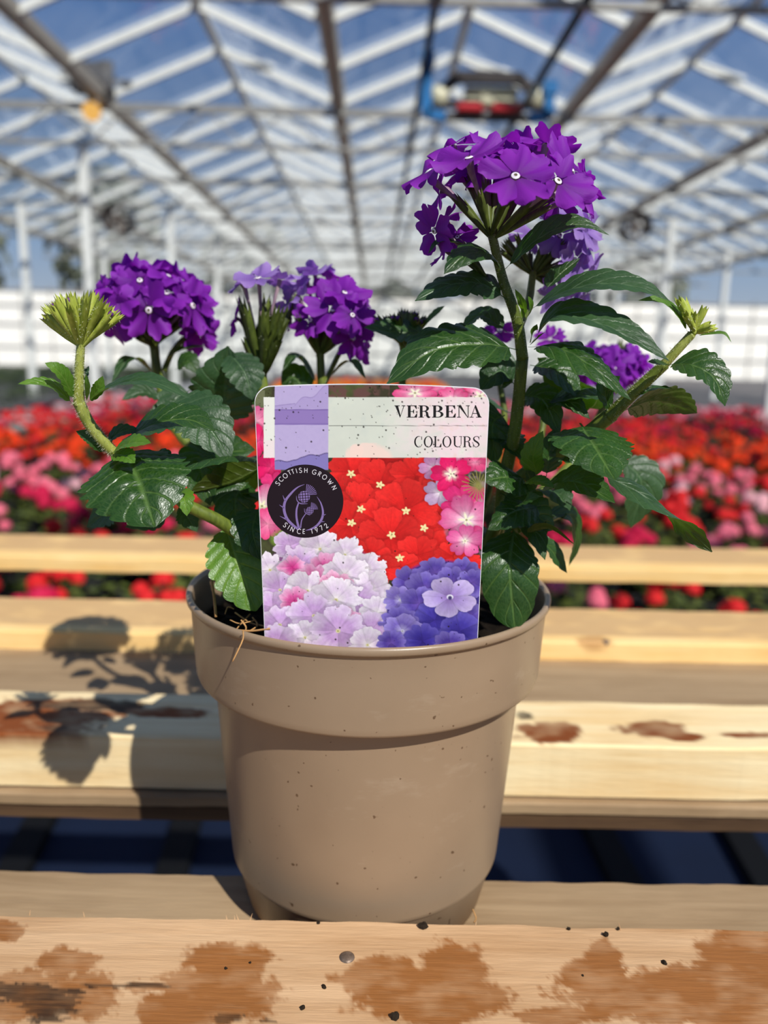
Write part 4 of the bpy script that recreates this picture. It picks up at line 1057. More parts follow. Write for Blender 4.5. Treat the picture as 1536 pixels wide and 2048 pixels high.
leaf([(152, 806, .236), (132, 762, .231), (112, 738, .228), (90, 726, .227)], 19, [(.55, -.6, .5), (.3, -.6, .7)], teeth=6, cup=.2, mat=M_leafy)
leaf([(170, 808, .236), (225, 772, .230), (300, 762, .225), (382, 797, .222)], 28, [(-.15, -.45, .88), (.1, -.40, .9)], teeth=9, cup=.12, mat=M_leafb)
leaf([(172, 806, .236), (176, 775, .232), (172, 748, .231)], 9, (-.4, -.8, .3), teeth=4, mat=M_leafy)
leaf([(176, 804, .236), (196, 778, .233), (206, 752, .232)], 13, (.2, -.8, .5), teeth=5, mat=M_leafy)
leaf([(158, 800, .238), (162, 760, .250), (178, 732, .256)], 14, (0, -.7, .6), teeth=5, mat=M_leafb)
leaf([(430, 905, .275), (400, 930, .268), (420, 1010, .266)], 48, [(0, -.7, .6), (-.1, -.7, .6)], teeth=7)
leaf([(500, 960, .272), (470, 1000, .266), (480, 1080, .264)], 44, [(0, -.7, .6), (-.1, -.7, .6)], teeth=7)
leaf([(400, 870, .285), (440, 900, .280), (510, 900, .280)], 44, [(0, -.7, .6), (.1, -.7, .6)], teeth=7)
leaf([(380, 780, .300), (350, 800, .296), (345, 850, .294)], 34, [(0, -.7, .6), (-.1, -.7, .6)], teeth=7, mat=M_leafb)
# lower left cluster
leaf([(250, 906, .240), (278, 962, .228), (310, 1054, .219)], 104, [(-.05, -.50, .86), (.05, -.78, .6)], teeth=9, depth=.20, puff=.075, cup=-.16, peak=.45, pet=.0)
leaf([(244, 880, .242), (310, 846, .236), (376, 838, .234), (430, 862, .232)], 44, [(0, -.58, .8), (.1, -.55, .82)], teeth=8, mat=M_leaf, puff=.07)
leaf([(330, 800, .268), (405, 840, .262), (462, 920, .258)], 56, [(.1, -.72, .65), (.15, -.75, .6)], teeth=8, mat=M_leafb)
leaf([(222, 906, .238), (258, 886, .232), (302, 886, .228)], 22, [(0, -.65, .75), (0, -.6, .8)], teeth=7, mat=M_leafy, puff=.09)
leaf([(222, 908, .238), (250, 912, .231), (270, 926, .228)], 20, (0, -.7, .7), teeth=7, mat=M_leafy, puff=.09)
leaf([(216, 908, .240), (186, 878, .240), (152, 862, .240)], 21, [(.3, -.6, .7), (.3, -.5, .8)], teeth=7)
leaf([(208, 892, .241), (240, 864, .240), (284, 862, .240)], 18, (0, -.6, .8), teeth=7, depth=.2)
leaf([(275, 996, .262), (225, 1016, .268), (174, 1054, .270)], 40, [(0, -.70, .7), (-.1, -.8, .55)], teeth=6, mat=M_leafb)
leaf([(268, 1016, .266), (310, 1040, .272), (250, 1054, .272)], 22, (0, -.8, .5), teeth=6, mat=M_leafb)
leaf([(352, 978, .240), (368, 996, .232), (374, 1032, .230)], 19, (.1, -.75, .65), teeth=6, mat=M_leafy)
leaf([(356, 1008, .256), (372, 1030, .258), (394, 1064, .258)], 24, (.2, -.7, .6), teeth=6, mat=M_leafb)
leaf([(308, 934, .250), (325, 912, .246), (350, 938, .244)], 18, (0, -.7, .7), teeth=6)
leaf([(540, 920, .262), (470, 914, .250), (400, 924, .242), (350, 946, .238)], 46, [(-.1, .1, .98), (-.15, .12, .98)], teeth=8, cup=-.3)
leaf([(530, 930, .270), (460, 964, .268), (380, 985, .264)], 48, [(0, .7, .5), (0, .75, .5)], teeth=7)
leaf([(452, 1058, .258), (476, 1130, .250), (512, 1222, .246)], 56, [(-.1, -.72, .66), (0, -.86, .5)], teeth=8, depth=.20, puff=.08, pet=.0, peak=.5, mat=M_leafy)
leaf([(520, 1010, .256), (505, 1060, .250), (522, 1120, .248)], 38, (0, -.7, .5), teeth=7)
leaf([(440, 850, .300), (448, 776, .296), (456, 692, .294)], 64, [(0, -.92, .35), (.05, -.90, .4)], teeth=8, depth=.18, puff=.10, mat=M_leafb)
leaf([(455, 700, .296), (490, 745, .290), (505, 800, .288)], 38, (.2, -.75, .6), teeth=7, mat=M_leafb)
leaf([(312, 750, .330), (262, 716, .322), (222, 768, .314)], 22, [(0, -.3, .95), (-.3, -.3, .9)], teeth=6)
leaf([(318, 742, .332), (355, 702, .330), (408, 692, .328)], 17, [(0, -.3, .95), (.1, -.35, .9)], teeth=6)
leaf([(330, 800, .316), (285, 784, .310), (244, 800, .306)], 22, (0, -.6, .8), teeth=6, mat=M_leafb)
leaf([(350, 740, .325), (375, 722, .322), (398, 748, .320)], 20, (0, -.7, .6), teeth=6)
leaf([(360, 850, .305), (330, 826, .300), (300, 850, .296)], 26, (0, -.7, .6), teeth=6)

# ---- heads behind, left and centre
stem([(560, 1130, .300), (450, 960, .318), (352, 860, .328), (318, 760, .332), (308, 690, .334)], 11, 9)
stem([(328, 742, .332), (345, 704, .334), (368, 676, .336)], 6, 5)
head((306, 692, .334), dome(306, 612, .334, 100, 66, 22, 60, seed=4, lo=-.42), seed=4, lab='purple flower head at the back left', extra_calyx=8)
head((368, 684, .337), [(398, 664, .336, (.5, -.6, .3), 52), (392, 630, .338, (.8, -.3, .5), 48), (412, 640, .342, (.8, -.2, .2), 42)], seed=14, lab='few purple florets hanging below the back left head')
stem([(590, 1130, .296), (560, 980, .300), (535, 840, .304), (522, 745, .306)], 13, 11)
ends = []; r = random.Random(31)
for i in range(24):
    a = r.uniform(-1, 1); h_ = r.uniform(60, 150); ends.append((524 + a * 58 * (h_ / 130), 752 - h_, .306 + r.uniform(-.010, .010)))
bud((524, 756, .306), ends, 4, 9, 'spent green seed head between the back left and back centre flowers', mat=M_calyx)
head((524, 738, .306), [(516, 556, .300, (-.1, -.42, .85), 52, M_petl), (470, 636, .312, (-.75, -.3, .3), 40, M_pet), (560, 560, .310, (.2, .3, .9), 36, M_petl), (484, 566, .308, (-.5, -.2, .85), 36, M_petl)], seed=5, lab='fading lilac florets above the spent seed head', calyx_len=.45)
stem([(660, 900, .310), (645, 790, .312), (640, 700, .314)], 9, 8)
stem([(648, 770, .312), (672, 720, .318), (690, 686, .320)], 5, 5)
head((640, 712, .314), [(666, 618, .302, (-.05, -.85, .45), 60), (690, 585, .306, (.25, -.5, .8), 56), (725, 605, .312, (.65, -.4, .6), 52), (655, 575, .314, (-.1, -.35, .9), 52), (736, 640, .316, (.85, -.3, .2), 44), (705, 630, .300, (.35, -.8, .4), 48),
    (612, 552, .316, (-.2, -.1, .95), 48, M_petl), (590, 590, .312, (-.6, -.4, .5), 50, M_petl), (575, 625, .314, (-.7, -.4, .0), 48, M_petl), (620, 640, .304, (-.2, -.85, .2), 46), (632, 540, .322, (.1, .2, .9), 42, M_petl), (680, 560, .326, (.2, .3, .9), 46)], seed=6, lab='half faded purple flower head behind the tag', extra_calyx=6)
head((690, 694, .320), [(706, 676, .308, (.35, -.78, .35), 52), (726, 690, .318, (.7, -.3, .1), 40)], seed=16, lab='few purple florets hanging below the back centre head')
leaf([(652, 760, .312), (700, 722, .306), (732, 758, .302)], 14, [(0, -.2, .95), (.3, -.3, .9)], teeth=6)
leaf([(640, 775, .314), (595, 714, .310), (565, 742, .306)], 20, [(0, -.3, .95), (-.2, -.3, .9)], teeth=6)
leaf([(620, 800, .312), (590, 755, .312), (562, 770, .312)], 30, (0, -.75, .6), teeth=6)
# opening buds in the middle
stem([(800, 830, .300), (806, 740, .300), (806, 676, .300)], 8, 7)
r = random.Random(41)
bud((806, 690, .300), [(806 + 48 * a + r.uniform(-6, 6), 632 + 12 * abs(a) + r.uniform(-8, 8), .300 + r.uniform(-.012, .012)) for a in np.linspace(-1, 1, 17)], 3.5, 7, 'half-open bud cluster with purple tips in the middle', mat=M_calyx, tips=1)
leaf([(836, 660, .298), (870, 628, .294), (890, 612, .292)], 10, (-.3, -.6, .7), teeth=5)
# small heads at the back right
stem([(1060, 1000, .315), (1130, 940, .330), (1190, 850, .350), (1222, 770, .358)], 9, 8)
head((1222, 776, .358), dome(1222, 742, .358, 62, 34, 17, 50, seed=9, lo=-.2), seed=9, lab='small purple flower head behind the right shoot', extra_calyx=5)
stem([(1040, 960, .312), (1080, 880, .320), (1095, 760, .330), (1105, 700, .334)], 7, 6)
head((1104, 706, .334), [(1100, 678, .332, (-.2, -.7, .6), 34), (1128, 680, .336, (.6, -.4, .5), 30)], seed=10, lab='pair of small purple florets behind the main stem')
stem([(1000, 900, .320), (1000, 760, .326), (1000, 690, .326)], 7, 6)
head((1000, 700, .326), [(1000, 662, .322, (0, -.7, .6), 38), (985, 672, .326, (-.5, -.5, .5), 30)], seed=12, lab='small purple floret just left of the main stem')
# inner foliage filling the middle of the pot behind the tag
r = random.Random(77)
for i in range(34):
    px = r.uniform(470, 1120); py = r.uniform(800, 1080); Y = r.uniform(.262, .335); a = r.uniform(-1, 1); L = r.uniform(70, 120)
    if 1080 < px and py < 850: continue
    leaf([(px, py, Y), (px + a * L * .5, py - L * .22 + r.uniform(-10, 20), Y - .012), (px + a * L, py + r.uniform(-20, 60), Y - .02)], r.uniform(28, 44), [(0, -.5, .8), (a * .3, -.6, .7)], teeth=7, mat=r.choice([M_leaf, M_leaf, M_leafb]), seed=i)
for i in range(9):
    x = r.uniform(540, 1040); stem([(r.uniform(640, 860), 1240, r.uniform(.28, .32)), (x, 1050, r.uniform(.27, .33)), (x + r.uniform(-40, 40), 860, r.uniform(.27, .33))], 9, 7)
# ------------------------------------------------------------------ printed plant tag stuck in the pot behind the front rim
TB = (P(530, 1294, .2388) + P(955, 1290, .2388)) / 2
TWD = (P(955, 1290, .2388) - P(530, 1294, .2388)).length
TT = P(744, 768, .2296)
TX = (P(955, 1290, .2388) - P(530, 1294, .2388)).normalized()
TU = (TT - TB); THT = TU.length; TU.normalize(); TX = (TX - TU * TX.dot(TU)).normalized(); TN = TX.cross(TU).normalized()
if TN.y > 0: TN = -TN
tagroot = empty('plant_tag', TB - TU * .017); tag(tagroot, 'printed plastic plant tag with flower pictures standing in the front of the pot', 'tag')
def tag_top(a):
    'height of the upper edge at a in -1..1: slight arch and rounded corners'
    h = THT - .0011 * a * a
    q = (1 - abs(a)) * TWD / 2; rc = .0048
    if q < rc: h -= rc - math.sqrt(max(0, rc * rc - (rc - q) ** 2))
    return h
def tp(a, h, lift=0.0): return TB + TX * (a * TWD / 2) + TU * h + TN * lift
t = NT('white_card'); M_card = t.done(t.bsdf(lin(236, 234, 236), .4, .4))
m = 61; avals = [math.copysign(1 - (1 - abs(q)) ** 1.6, q) if abs(q) > .0 else 0 for q in np.linspace(-1, 1, m)]
b = MB(); fr_ = [tp(a, tag_top(a)) for a in avals] + [tp(a, -.017) for a in avals]; bk = [p - TN * .0005 for p in fr_]
b.add(fr_ + bk, [(i, i + 1, m + i + 1, m + i) for i in range(m - 1)] + [(2 * m + i + 1, 2 * m + i, 3 * m + i, 3 * m + i + 1) for i in range(m - 1)] + [(i, 2 * m + i, 2 * m + i + 1, i + 1) for i in range(m - 1)] + [(m - 1, 3 * m - 1, 4 * m - 1, 2 * m - 1), (0, m, 3 * m, 2 * m)])
put('card', b.mesh('card'), tagroot, None, M_card)
# the print: a fine grid with one colour per point
NX, NY = 400, 470
ga = np.linspace(-1, 1, NX) * .9945; gb = np.linspace(0, 1, NY)
tops = np.array([tag_top(a / .9945 * .999) - .00022 for a in ga]); tops = np.minimum(tops, [tag_top(a) - .00018 for a in ga])
Hh = tops[:, None] + (-.004 - tops[:, None]) * gb[None, :]
Aa = np.broadcast_to(ga[:, None], Hh.shape)
tb, tx, tu, tn = (np.array(q) for q in (TB, TX, TU, TN))
G = tb + tx * (Aa * TWD / 2)[..., None] + tu * Hh[..., None] + tn * .00006
rel = G - np.array([0, 0, CZ]); dep = rel[..., 1] * CP - rel[..., 2] * SP
U_, W_ = F_PX * rel[..., 0] / dep, F_PX * (rel[..., 1] * SP + rel[..., 2] * CP) / dep
QX, QY = 768 + U_ * CR + W_ * SR, 1024 - (W_ * CR - U_ * SR)
IMG = np.zeros(QX.shape + (3,))
c3 = lambda c: np.array(lin(*c)[:3])
NZ = vnoise(QX / 40, QY / 40, 3, 5); NF = vnoise(QX / 5, QY / 5, 4, 3); NM = vnoise(QX / 14, QY / 14, 5, 4)
def paint(mask, col):
    global IMG
    col = c3(col) if not isinstance(col, np.ndarray) else col
    IMG = IMG * (1 - mask[..., None]) + col * mask[..., None]
box = lambda x0, y0, x1, y1, s=.8: np.clip((QX - x0) / s, 0, 1) * np.clip((x1 - QX) / s, 0, 1) * np.clip((QY - y0) / s, 0, 1) * np.clip((y1 - QY) / s, 0, 1)
def mul(mask, k):
    global IMG
    IMG = IMG * (1 - mask[..., None] * (1 - k))
frn = random.Random(12)
def fl(cx, cy, R, cin, cmid, cout, eye=None, sq=1.0, ang=0., rot=None, er=.14, star=0.0, notch=.13, sh=.62, ruff=.10, lo=.60):
    'one five-petalled printed floret'
    rot = frn.uniform(0, 6.28) if rot is None else rot
    dx, dy = QX - cx, QY - cy
    ca, sa = math.cos(ang), math.sin(ang); u, v = dx * ca + dy * sa, (-dx * sa + dy * ca) / sq
    rr = np.sqrt(u * u + v * v); th = np.arctan2(v, u) - rot
    lobe = np.abs(np.cos(2.5 * th)); k5 = np.mod(th + math.pi / 5, 2 * math.pi / 5) - math.pi / 5
    Rb = R * (lo + (1 - lo) * lobe ** .55 - notch * np.exp(-(k5 / .13) ** 2) + ruff * (NM - .5) * 2)
    mul(np.clip((Rb + R * .16 - rr) / (R * .22), 0, 1), sh)
    q = np.clip(rr / np.maximum(Rb, 1), 0, 1); streak = vnoise(th * 14 + 40, q * 2, int(cx), 3)
    a, b_, c_ = c3(cin), c3(cmid), c3(cout)
    k1, k2 = np.clip(q / .45, 0, 1)[..., None], np.clip((q - .45) / .55, 0, 1)[..., None]
    col = (a * (1 - k1) + b_ * k1) * (1 - k2) + c_ * k2
    col = col * (.80 + .20 * np.clip(lobe * 3, 0, 1) + .22 * (streak - .5) + .22 * (NF - .5))[..., None]
    side = .90 + .16 * np.cos(np.round((th) / (2 * math.pi / 5)) * 2.2 + cx)
    col = col * side[..., None]
    paint(np.clip((Rb - rr) / 1.3, 0, 1), np.clip(col, 0, 1))
    if eye:
        rs = R * (er + star * lobe ** 3)
        paint(np.clip((rs - rr) / (1.5 if star == 0 else R * .12), 0, 1), eye)
        paint(np.clip((R * er * .42 - rr) / 1.2, 0, 1) * .75, (120, 110, 40))
# ground colour: dark leafy background
IMG[:] = c3((62, 58, 40)); paint(np.clip((NZ - .45) * 4, 0, 1), (84, 92, 52)); paint(np.clip((NM - .60) * 4, 0, 1) * .6, (36, 30, 24))
paint(box(600, 760, 780, 800) * np.clip((NM - .4) * 4, 0, 1), (104, 72, 66)); paint(box(500, 780, 530, 830), (112, 116, 84))
# pinks upper right
for a in ((905, 768, 62, 'm'), (830, 786, 48, 'm'), (960, 792, 52, 'h'), (880, 830, 60, 'm'), (955, 860, 62, 'm'), (925, 905, 40, 'm'), (905, 800, 40, 'm')):
    fl(a[0], a[1], a[2], (252, 232, 236), (240, 130, 172), (232, 70, 134) if a[3] == 'm' else (228, 34, 104), (250, 244, 214), sq=.72, er=.16, star=.18)
# white veil with the name
veil = box(527, 794, 981, 916)
IMG = IMG * (1 - veil[..., None] * .86) + veil[..., None] * .86 * (c3((232, 236, 222)) * (.92 + .12 * NZ[..., None]))
paint(veil * np.clip((NM - .56) * 3, 0, 1) * .30, (196, 206, 200))
pk = veil * np.clip((QX - 770 + 90 * (NZ - .5)) / 130, 0, 1) * np.clip(.70 + 1.6 * (NM - .45), 0, 1); paint(pk * .95, (246, 220, 226)); paint(veil * np.clip((NM - .60) * 5, 0, 1) * np.clip((QX - 800) / 60, 0, 1) * .5, (236, 208, 190))
fl_veil = box(690, 885, 790, 916) * np.clip((1 - ((QX - 735) / 55) ** 2 - ((QY - 922) / (30 + 22 * NM)) ** 2) * 3, 0, 1); paint(fl_veil * .8, (250, 218, 206)); paint(box(700, 880, 775, 916) * np.clip((14 + 6 * NM - np.hypot(QX - 712, QY - 903)) / 3, 0, 1) * .7, (250, 218, 206))
# main red cluster
RED = [(702, 945, 54, .8), (760, 968, 62, .8), (648 + 36, 985, 40, .9), (830, 950, 52, .75), (868, 985, 40, 1.), (720, 1018, 58, .95), (845, 1000, 54, .8), (872, 1030, 34, 1.), (700, 1050, 56, .9), (850, 1060, 48, .9), (812, 1020, 66, .92), (752, 1040, 44, 1.), (862, 1092, 42, .9), (780, 1076, 66, .95), (740, 1110, 44, .8), (836, 1110, 48, .85), (800, 1135, 48, .7), (760, 1140, 44, .7), (905, 1112, 40, .7), (930, 1130, 40, .7)]
redzone = np.clip((1 - ((QX - 770) / 124) ** 2 - ((QY - 1030) / 128) ** 2) * 6, 0, 1) * np.clip((QY - 915) / .8, 0, 1)
keep = IMG.copy()
paint(redzone, (176, 26, 26)); paint(box(640, 1090, 955, 1150) * np.clip((NM - .4) * 5, 0, 1), (198, 30, 30))
for x, y, R, s in RED:
    o_ = x in (684, 868, 872, 740, 760, 905, 930)
    fl(x, y, R * 1.06, (206, 30, 30), (234, 40, 38), (240, 50, 46), None, sq=s, er=.10, notch=.12, ruff=.14, sh=.72, lo=.70)
for x, y in ((702, 948), (760, 970), (722, 1018), (812, 1022), (783, 1070), (848, 1056), (800, 1116), (703, 1046)): paint(np.clip((8.0 + 2.2 * np.cos(5 * np.arctan2(QY - y, QX - x) + x) - np.sqrt((QX - x) ** 2 + ((QY - y) / .85) ** 2) + 3 * (NF - .5)) / 2, 0, 1), (248, 232, 170)); paint(np.clip((2.2 - np.hypot((QX - x) * .8, QY - y - 1)) / 1.5, 0, 1) * .55, (170, 140, 70))
above = np.clip((915.5 - QY) / .8, 0, 1)
IMG = IMG * (1 - above[..., None]) + keep * above[..., None]
# pinks on the right
keep = IMG.copy()
paint(np.clip((1 - ((QX - 940) / 62) ** 2 - ((QY - 1010) / 112) ** 2) * 5, 0, 1) * np.clip((NM - .45) * 4, 0, 1) * .8, (176, 140, 170))
for x, y, R, a, b_, c_, s in ((868, 935, 34, (240, 210, 230), (206, 150, 190), (190, 130, 180), .8), (880, 985, 36, (250, 240, 245), (200, 170, 200), (180, 150, 190), .9), (950, 925, 34, (240, 150, 180), (236, 90, 140), (220, 60, 120), .6), (902, 948, 44, (255, 250, 246), (236, 40, 110), (228, 20, 96), .95), (925, 1005, 48, (250, 220, 232), (232, 60, 130), (222, 40, 116), .85),
                             (962, 1010, 40, (250, 225, 235), (240, 70, 140), (226, 40, 120), .9), (933, 1040, 58, (255, 252, 250), (240, 150, 190), (226, 84, 150), .9), (968, 1075, 36, (250, 220, 232), (238, 100, 160), (226, 60, 130), .8), (930, 1082, 40, (255, 240, 240), (240, 130, 180), (224, 80, 150), .9)):
    fl(x, y, R, a, b_, c_, (252, 246, 214) if R > 38 else None, sq=s, er=.12, star=.22 if R > 42 else .1)
for k in range(22):
    an = k * .285; L = 26 + 10 * frn.random(); d = np.abs((QX - 957) * math.sin(an) - (QY - 972) * math.cos(an)); al = (QX - 957) * math.cos(an) + (QY - 972) * math.sin(an)
    paint(np.clip((1.6 - d) / 1.2, 0, 1) * np.clip((L - al) / 3, 0, 1) * np.clip(al / 3, 0, 1) * .8, (150, 144, 78))
IMG = IMG * (1 - above[..., None]) + keep * above[..., None]
# pinks down the left edge
keep = IMG.copy()
for x, y, R, a, b_, c_ in ((512, 842, 34, (246, 180, 200), (240, 130, 170), (226, 90, 150)), (518, 882, 36, (240, 80, 140), (234, 40, 110), (220, 30, 96)), (542, 935, 36, (238, 60, 120), (232, 30, 104), (224, 20, 96)), (548, 972, 32, (246, 90, 150), (240, 60, 130), (230, 50, 120)), (524, 1012, 50, (255, 254, 236), (246, 170, 200), (234, 90, 150)), (536, 1048, 36, (246, 150, 180), (240, 110, 160), (232, 70, 130))):
    fl(x, y, R, a, b_, c_, (250, 246, 200) if R > 45 else None, er=.14, star=.16)
lm = np.clip((562 - QX) / .8, 0, 1); strip_v = box(527, 794, 560, 916); IMG = IMG * lm[..., None] + keep * (1 - lm[..., None]); IMG = IMG * (1 - strip_v[..., None]) + keep * strip_v[..., None]
paint(np.clip((22 - np.hypot((QX - 572) / 1.6, QY - 1078)) / 6, 0, 1) * np.clip(NF * 2, 0, 1), (120, 150, 56))
# lilac and white cluster lower left
zone = np.clip((1 - ((QX - 640) / 146) ** 2 - ((QY - 1215) / 142) ** 2) * 8, 0, 1)
paint(zone, (150, 96, 150))
LIL = [(580, 1092, 40, 0), (640, 1098, 46, 1), (690, 1110, 44, 1), (540, 1140, 44, 1), (600, 1130, 46, 0), (585, 1135, 30, 2), (650, 1140, 40, 2), (730, 1140, 44, 1), (560, 1180, 46, 0), (625, 1165, 46, 2), (690, 1150, 50, 1), (740, 1180, 46, 1), (545, 1215, 42, 0), (615, 1182, 50, 1), (590, 1205, 36, 2), (672, 1180, 46, 3), (715, 1205, 52, 0), (672, 1200, 56, 1), (755, 1225, 42, 1), (560, 1250, 50, 0), (628, 1232, 56, 0), (690, 1250, 44, 2), (740, 1262, 50, 0), (610, 1275, 44, 1), (676, 1262, 60, 0), (555, 1285, 44, 0), (735, 1290, 44, 1)]
for x, y, R, k in LIL:
    cc = [((214, 176, 220), (206, 164, 218), (234, 214, 238)), ((246, 238, 236), (228, 206, 232), (250, 240, 248)), ((206, 40, 130), (226, 96, 166), (240, 186, 220)), ((206, 30, 116), (228, 80, 156), (246, 196, 224))][k]
    fl(x, y, R, *cc, (222, 214, 160) if R > 43 else None, sq=.86, er=.09, notch=.14, ruff=.26, sh=.74, lo=.78)
# violet cluster lower right
zone = np.clip((1 - ((QX - 885) / 118) ** 2 - ((QY - 1222) / 104) ** 2) * 8, 0, 1) * np.clip((QX - 772) / 3, 0, 1)
paint(zone, (62, 48, 140))
for x, y, R, k in ((820, 1165, 40, 0), (870, 1145, 38, 0), (925, 1145, 40, 0), (905, 1165, 40, 0), (850, 1180, 46, 0), (800, 1200, 36, 1), (838, 1208, 44, 0), (945, 1165, 36, 0), (935, 1235, 40, 0), (870, 1240, 50, 2), (920, 1262, 48, 2), (800, 1245, 42, 0), (805, 1262, 44, 1), (845, 1282, 44, 2), (900, 1292, 40, 0), (782, 1285, 32, 0)):
    cc = [((112, 84, 176), (90, 70, 166), (134, 118, 200)), ((190, 180, 226), (120, 100, 186), (160, 144, 214)), ((60, 46, 140), (70, 58, 160), (104, 92, 186))][k]
    fl(x, y, R, *cc, (200, 196, 220) if k == 1 else None, sq=.85, er=.10, ruff=.16, sh=.78, lo=.76)
fl(900, 1194, 58, (140, 104, 178), (176, 152, 216), (206, 188, 234), (226, 222, 240), sq=.74, er=.13, rot=.5, notch=.06, ruff=.05, sh=.6)
paint(np.clip((5 - np.hypot(QX - 900, QY - 1196)) / 2, 0, 1), (66, 56, 110))
# purple landscape band
paint(box(549, 700, 657, 935), (190, 174, 216)); paint(box(549, 700, 657, 935) * np.clip((NF - .4) * 2, 0, 1) * .12, (150, 130, 190))
hill = box(549, 700, 657, 818); ridge_y = np.where(QX < 590, 812 - (QX - 549) * .12, 808 - (QX - 590) * .52 + 5 * np.sin(QX / 7)); paint(hill * np.clip((QY - ridge_y) / 1.5, 0, 1) * .55, (166, 146, 200)); paint(hill * np.clip(1.4 - np.abs(QY - ridge_y), 0, 1) * .6, (128, 106, 168))
paint(box(549, 818, 657, 850), (148, 124, 186)); paint(box(549, 818, 657, 821) * .6, (112, 90, 154)); paint(box(549, 846, 657, 850) * .5, (122, 100, 166))
torn = 921 - 9 / (1 + np.exp(-(QX - 597) / 2.5)) - (QX > 600) * (QX - 600) * .10 + 1.5 * np.sin(QX / 5)
paint(box(549, 880, 657, 940) * np.clip((QY - torn) / 1.2, 0, 1), (136, 124, 186)); paint(box(549, 880, 657, 940) * np.clip(1.6 - np.abs(QY - torn - 1), 0, 1) * .8, (84, 70, 120))
paint(box(527, 794, 549, 916), (236, 236, 226)); paint(box(527, 880, 549, 916) * .6, (246, 222, 226))
paint(box(657, 850.6, 978, 852.2, .6) * .85, (60, 60, 56))
# soil splashes
sr = random.Random(99)
for _ in range(260):
    x, y = sr.uniform(510, 978), sr.choice([sr.uniform(772, 1290), sr.uniform(772, 930)]); rr_ = sr.choice([.8, .9, 1.1, 1.3, 1.9])
    m_ = np.hypot(QX - x, QY - y) < 4
    paint(np.where(m_, np.clip((rr_ - np.hypot(QX - x, QY - y)) / .8 + .5, 0, 1), 0.) * .9, (38, 28, 24))
for _ in range(26):
    x, y = sr.uniform(672, 705), sr.uniform(950, 1010); paint(np.clip((1.6 - np.hypot(QX - x, (QY - y) * .6)) / 1., 0, 1) * .5, (120, 60, 44))
me = bpy.data.meshes.new('flower_print'); vco = G.reshape(-1, 3); idx = np.arange(NX * NY).reshape(NX, NY)
q = np.stack([idx[:-1, :-1], idx[:-1, 1:], idx[1:, 1:], idx[1:, :-1]], -1).reshape(-1, 4)
me.vertices.add(len(vco)); me.vertices.foreach_set('co', vco.ravel().astype(np.float32))
me.loops.add(q.size); me.loops.foreach_set('vertex_index', q.ravel().astype(np.int32)); me.polygons.add(len(q))
me.polygons.foreach_set('loop_start', np.arange(0, q.size, 4, dtype=np.int32)); me.update(calc_edges=True)
ca_ = me.color_attributes.new('print', 'FLOAT_COLOR', 'POINT'); ca_.data.foreach_set('color', np.concatenate([np.clip(IMG, 0, 1), np.ones(IMG.shape[:2] + (1,))], -1).reshape(-1).astype(np.float32))
if me.polygons[0].normal.dot(TN) < 0: me.flip_normals()
t = NT('tag_print'); at = t.n('ShaderNodeVertexColor', _layer_name='print'); M_print = t.done(t.bsdf(at.outputs[0], .36, .35))
put('flower_print', me, tagroot, None, M_print)['label'] = 'printed pictures of red, pink, lilac and violet verbena flowers'

# ---- lettering and emblem, cut flat
def on_card(px, py, lift):
    d = ray(px, py); o = V((0, 0, CZ)); p0 = TB + TN * lift
    return o + d * ((p0 - o).dot(TN) / d.dot(TN))
LIFT = .00011
class Flat:
    def __init__(s): s.b = MB()
    def poly(s, pts): s.b.add([on_card(x, y, LIFT_) for x, y in pts], [tuple(range(len(pts)))])
    def strip(s, pts, ws, n=0):
        'stroke with varying width through points'
        if n: 
            q = spline([(x, y, 0) for x, y in pts], n); pts = [(p.x, p.y) for p in q]
            if isinstance(ws, (list, tuple)): ws = list(np.interp(np.linspace(0, 1, n), np.linspace(0, 1, len(ws)), ws))
        if not isinstance(ws, (list, tuple)): ws = [ws] * len(pts)
        L, R = [], []
        for i, (x, y) in enumerate(pts):
            x0, y0 = pts[max(i - 1, 0)]; x1, y1 = pts[min(i + 1, len(pts) - 1)]; dx, dy = x1 - x0, y1 - y0; l = math.hypot(dx, dy) or 1
            nx, ny = -dy / l * ws[i] / 2, dx / l * ws[i] / 2; L.append((x + nx, y + ny)); R.append((x - nx, y - ny))
        k = len(pts); s.b.add([on_card(x, y, LIFT_) for x, y in L + R], [(i, i + 1, k + i + 1, k + i) for i in range(k - 1)])
    def ring(s, cx, cy, ro, ri, a0=0, a1=360, n=40):
        'band between two ellipses (rx, ry)'
        an = [math.radians(a0 + (a1 - a0) * i / n) for i in range(n + 1)]
        O = [(cx + ro[0] * math.cos(a), cy + ro[1] * math.sin(a)) for a in an]; I = [(cx + (ri[2] if len(ri) > 2 else 0) + ri[0] * math.cos(a), cy + ri[1] * math.sin(a)) for a in an]
        k = n + 1; s.b.add([on_card(x, y, LIFT_) for x, y in O + I], [(i, i + 1, k + i + 1, k + i) for i in range(n)])
    def done(s, name, mat, lab=None):
        me = s.b.mesh(name)
        for p in me.polygons: pass
        o = put(name, me, tagroot, None, mat)
        if lab: o['label'] = lab
        return o
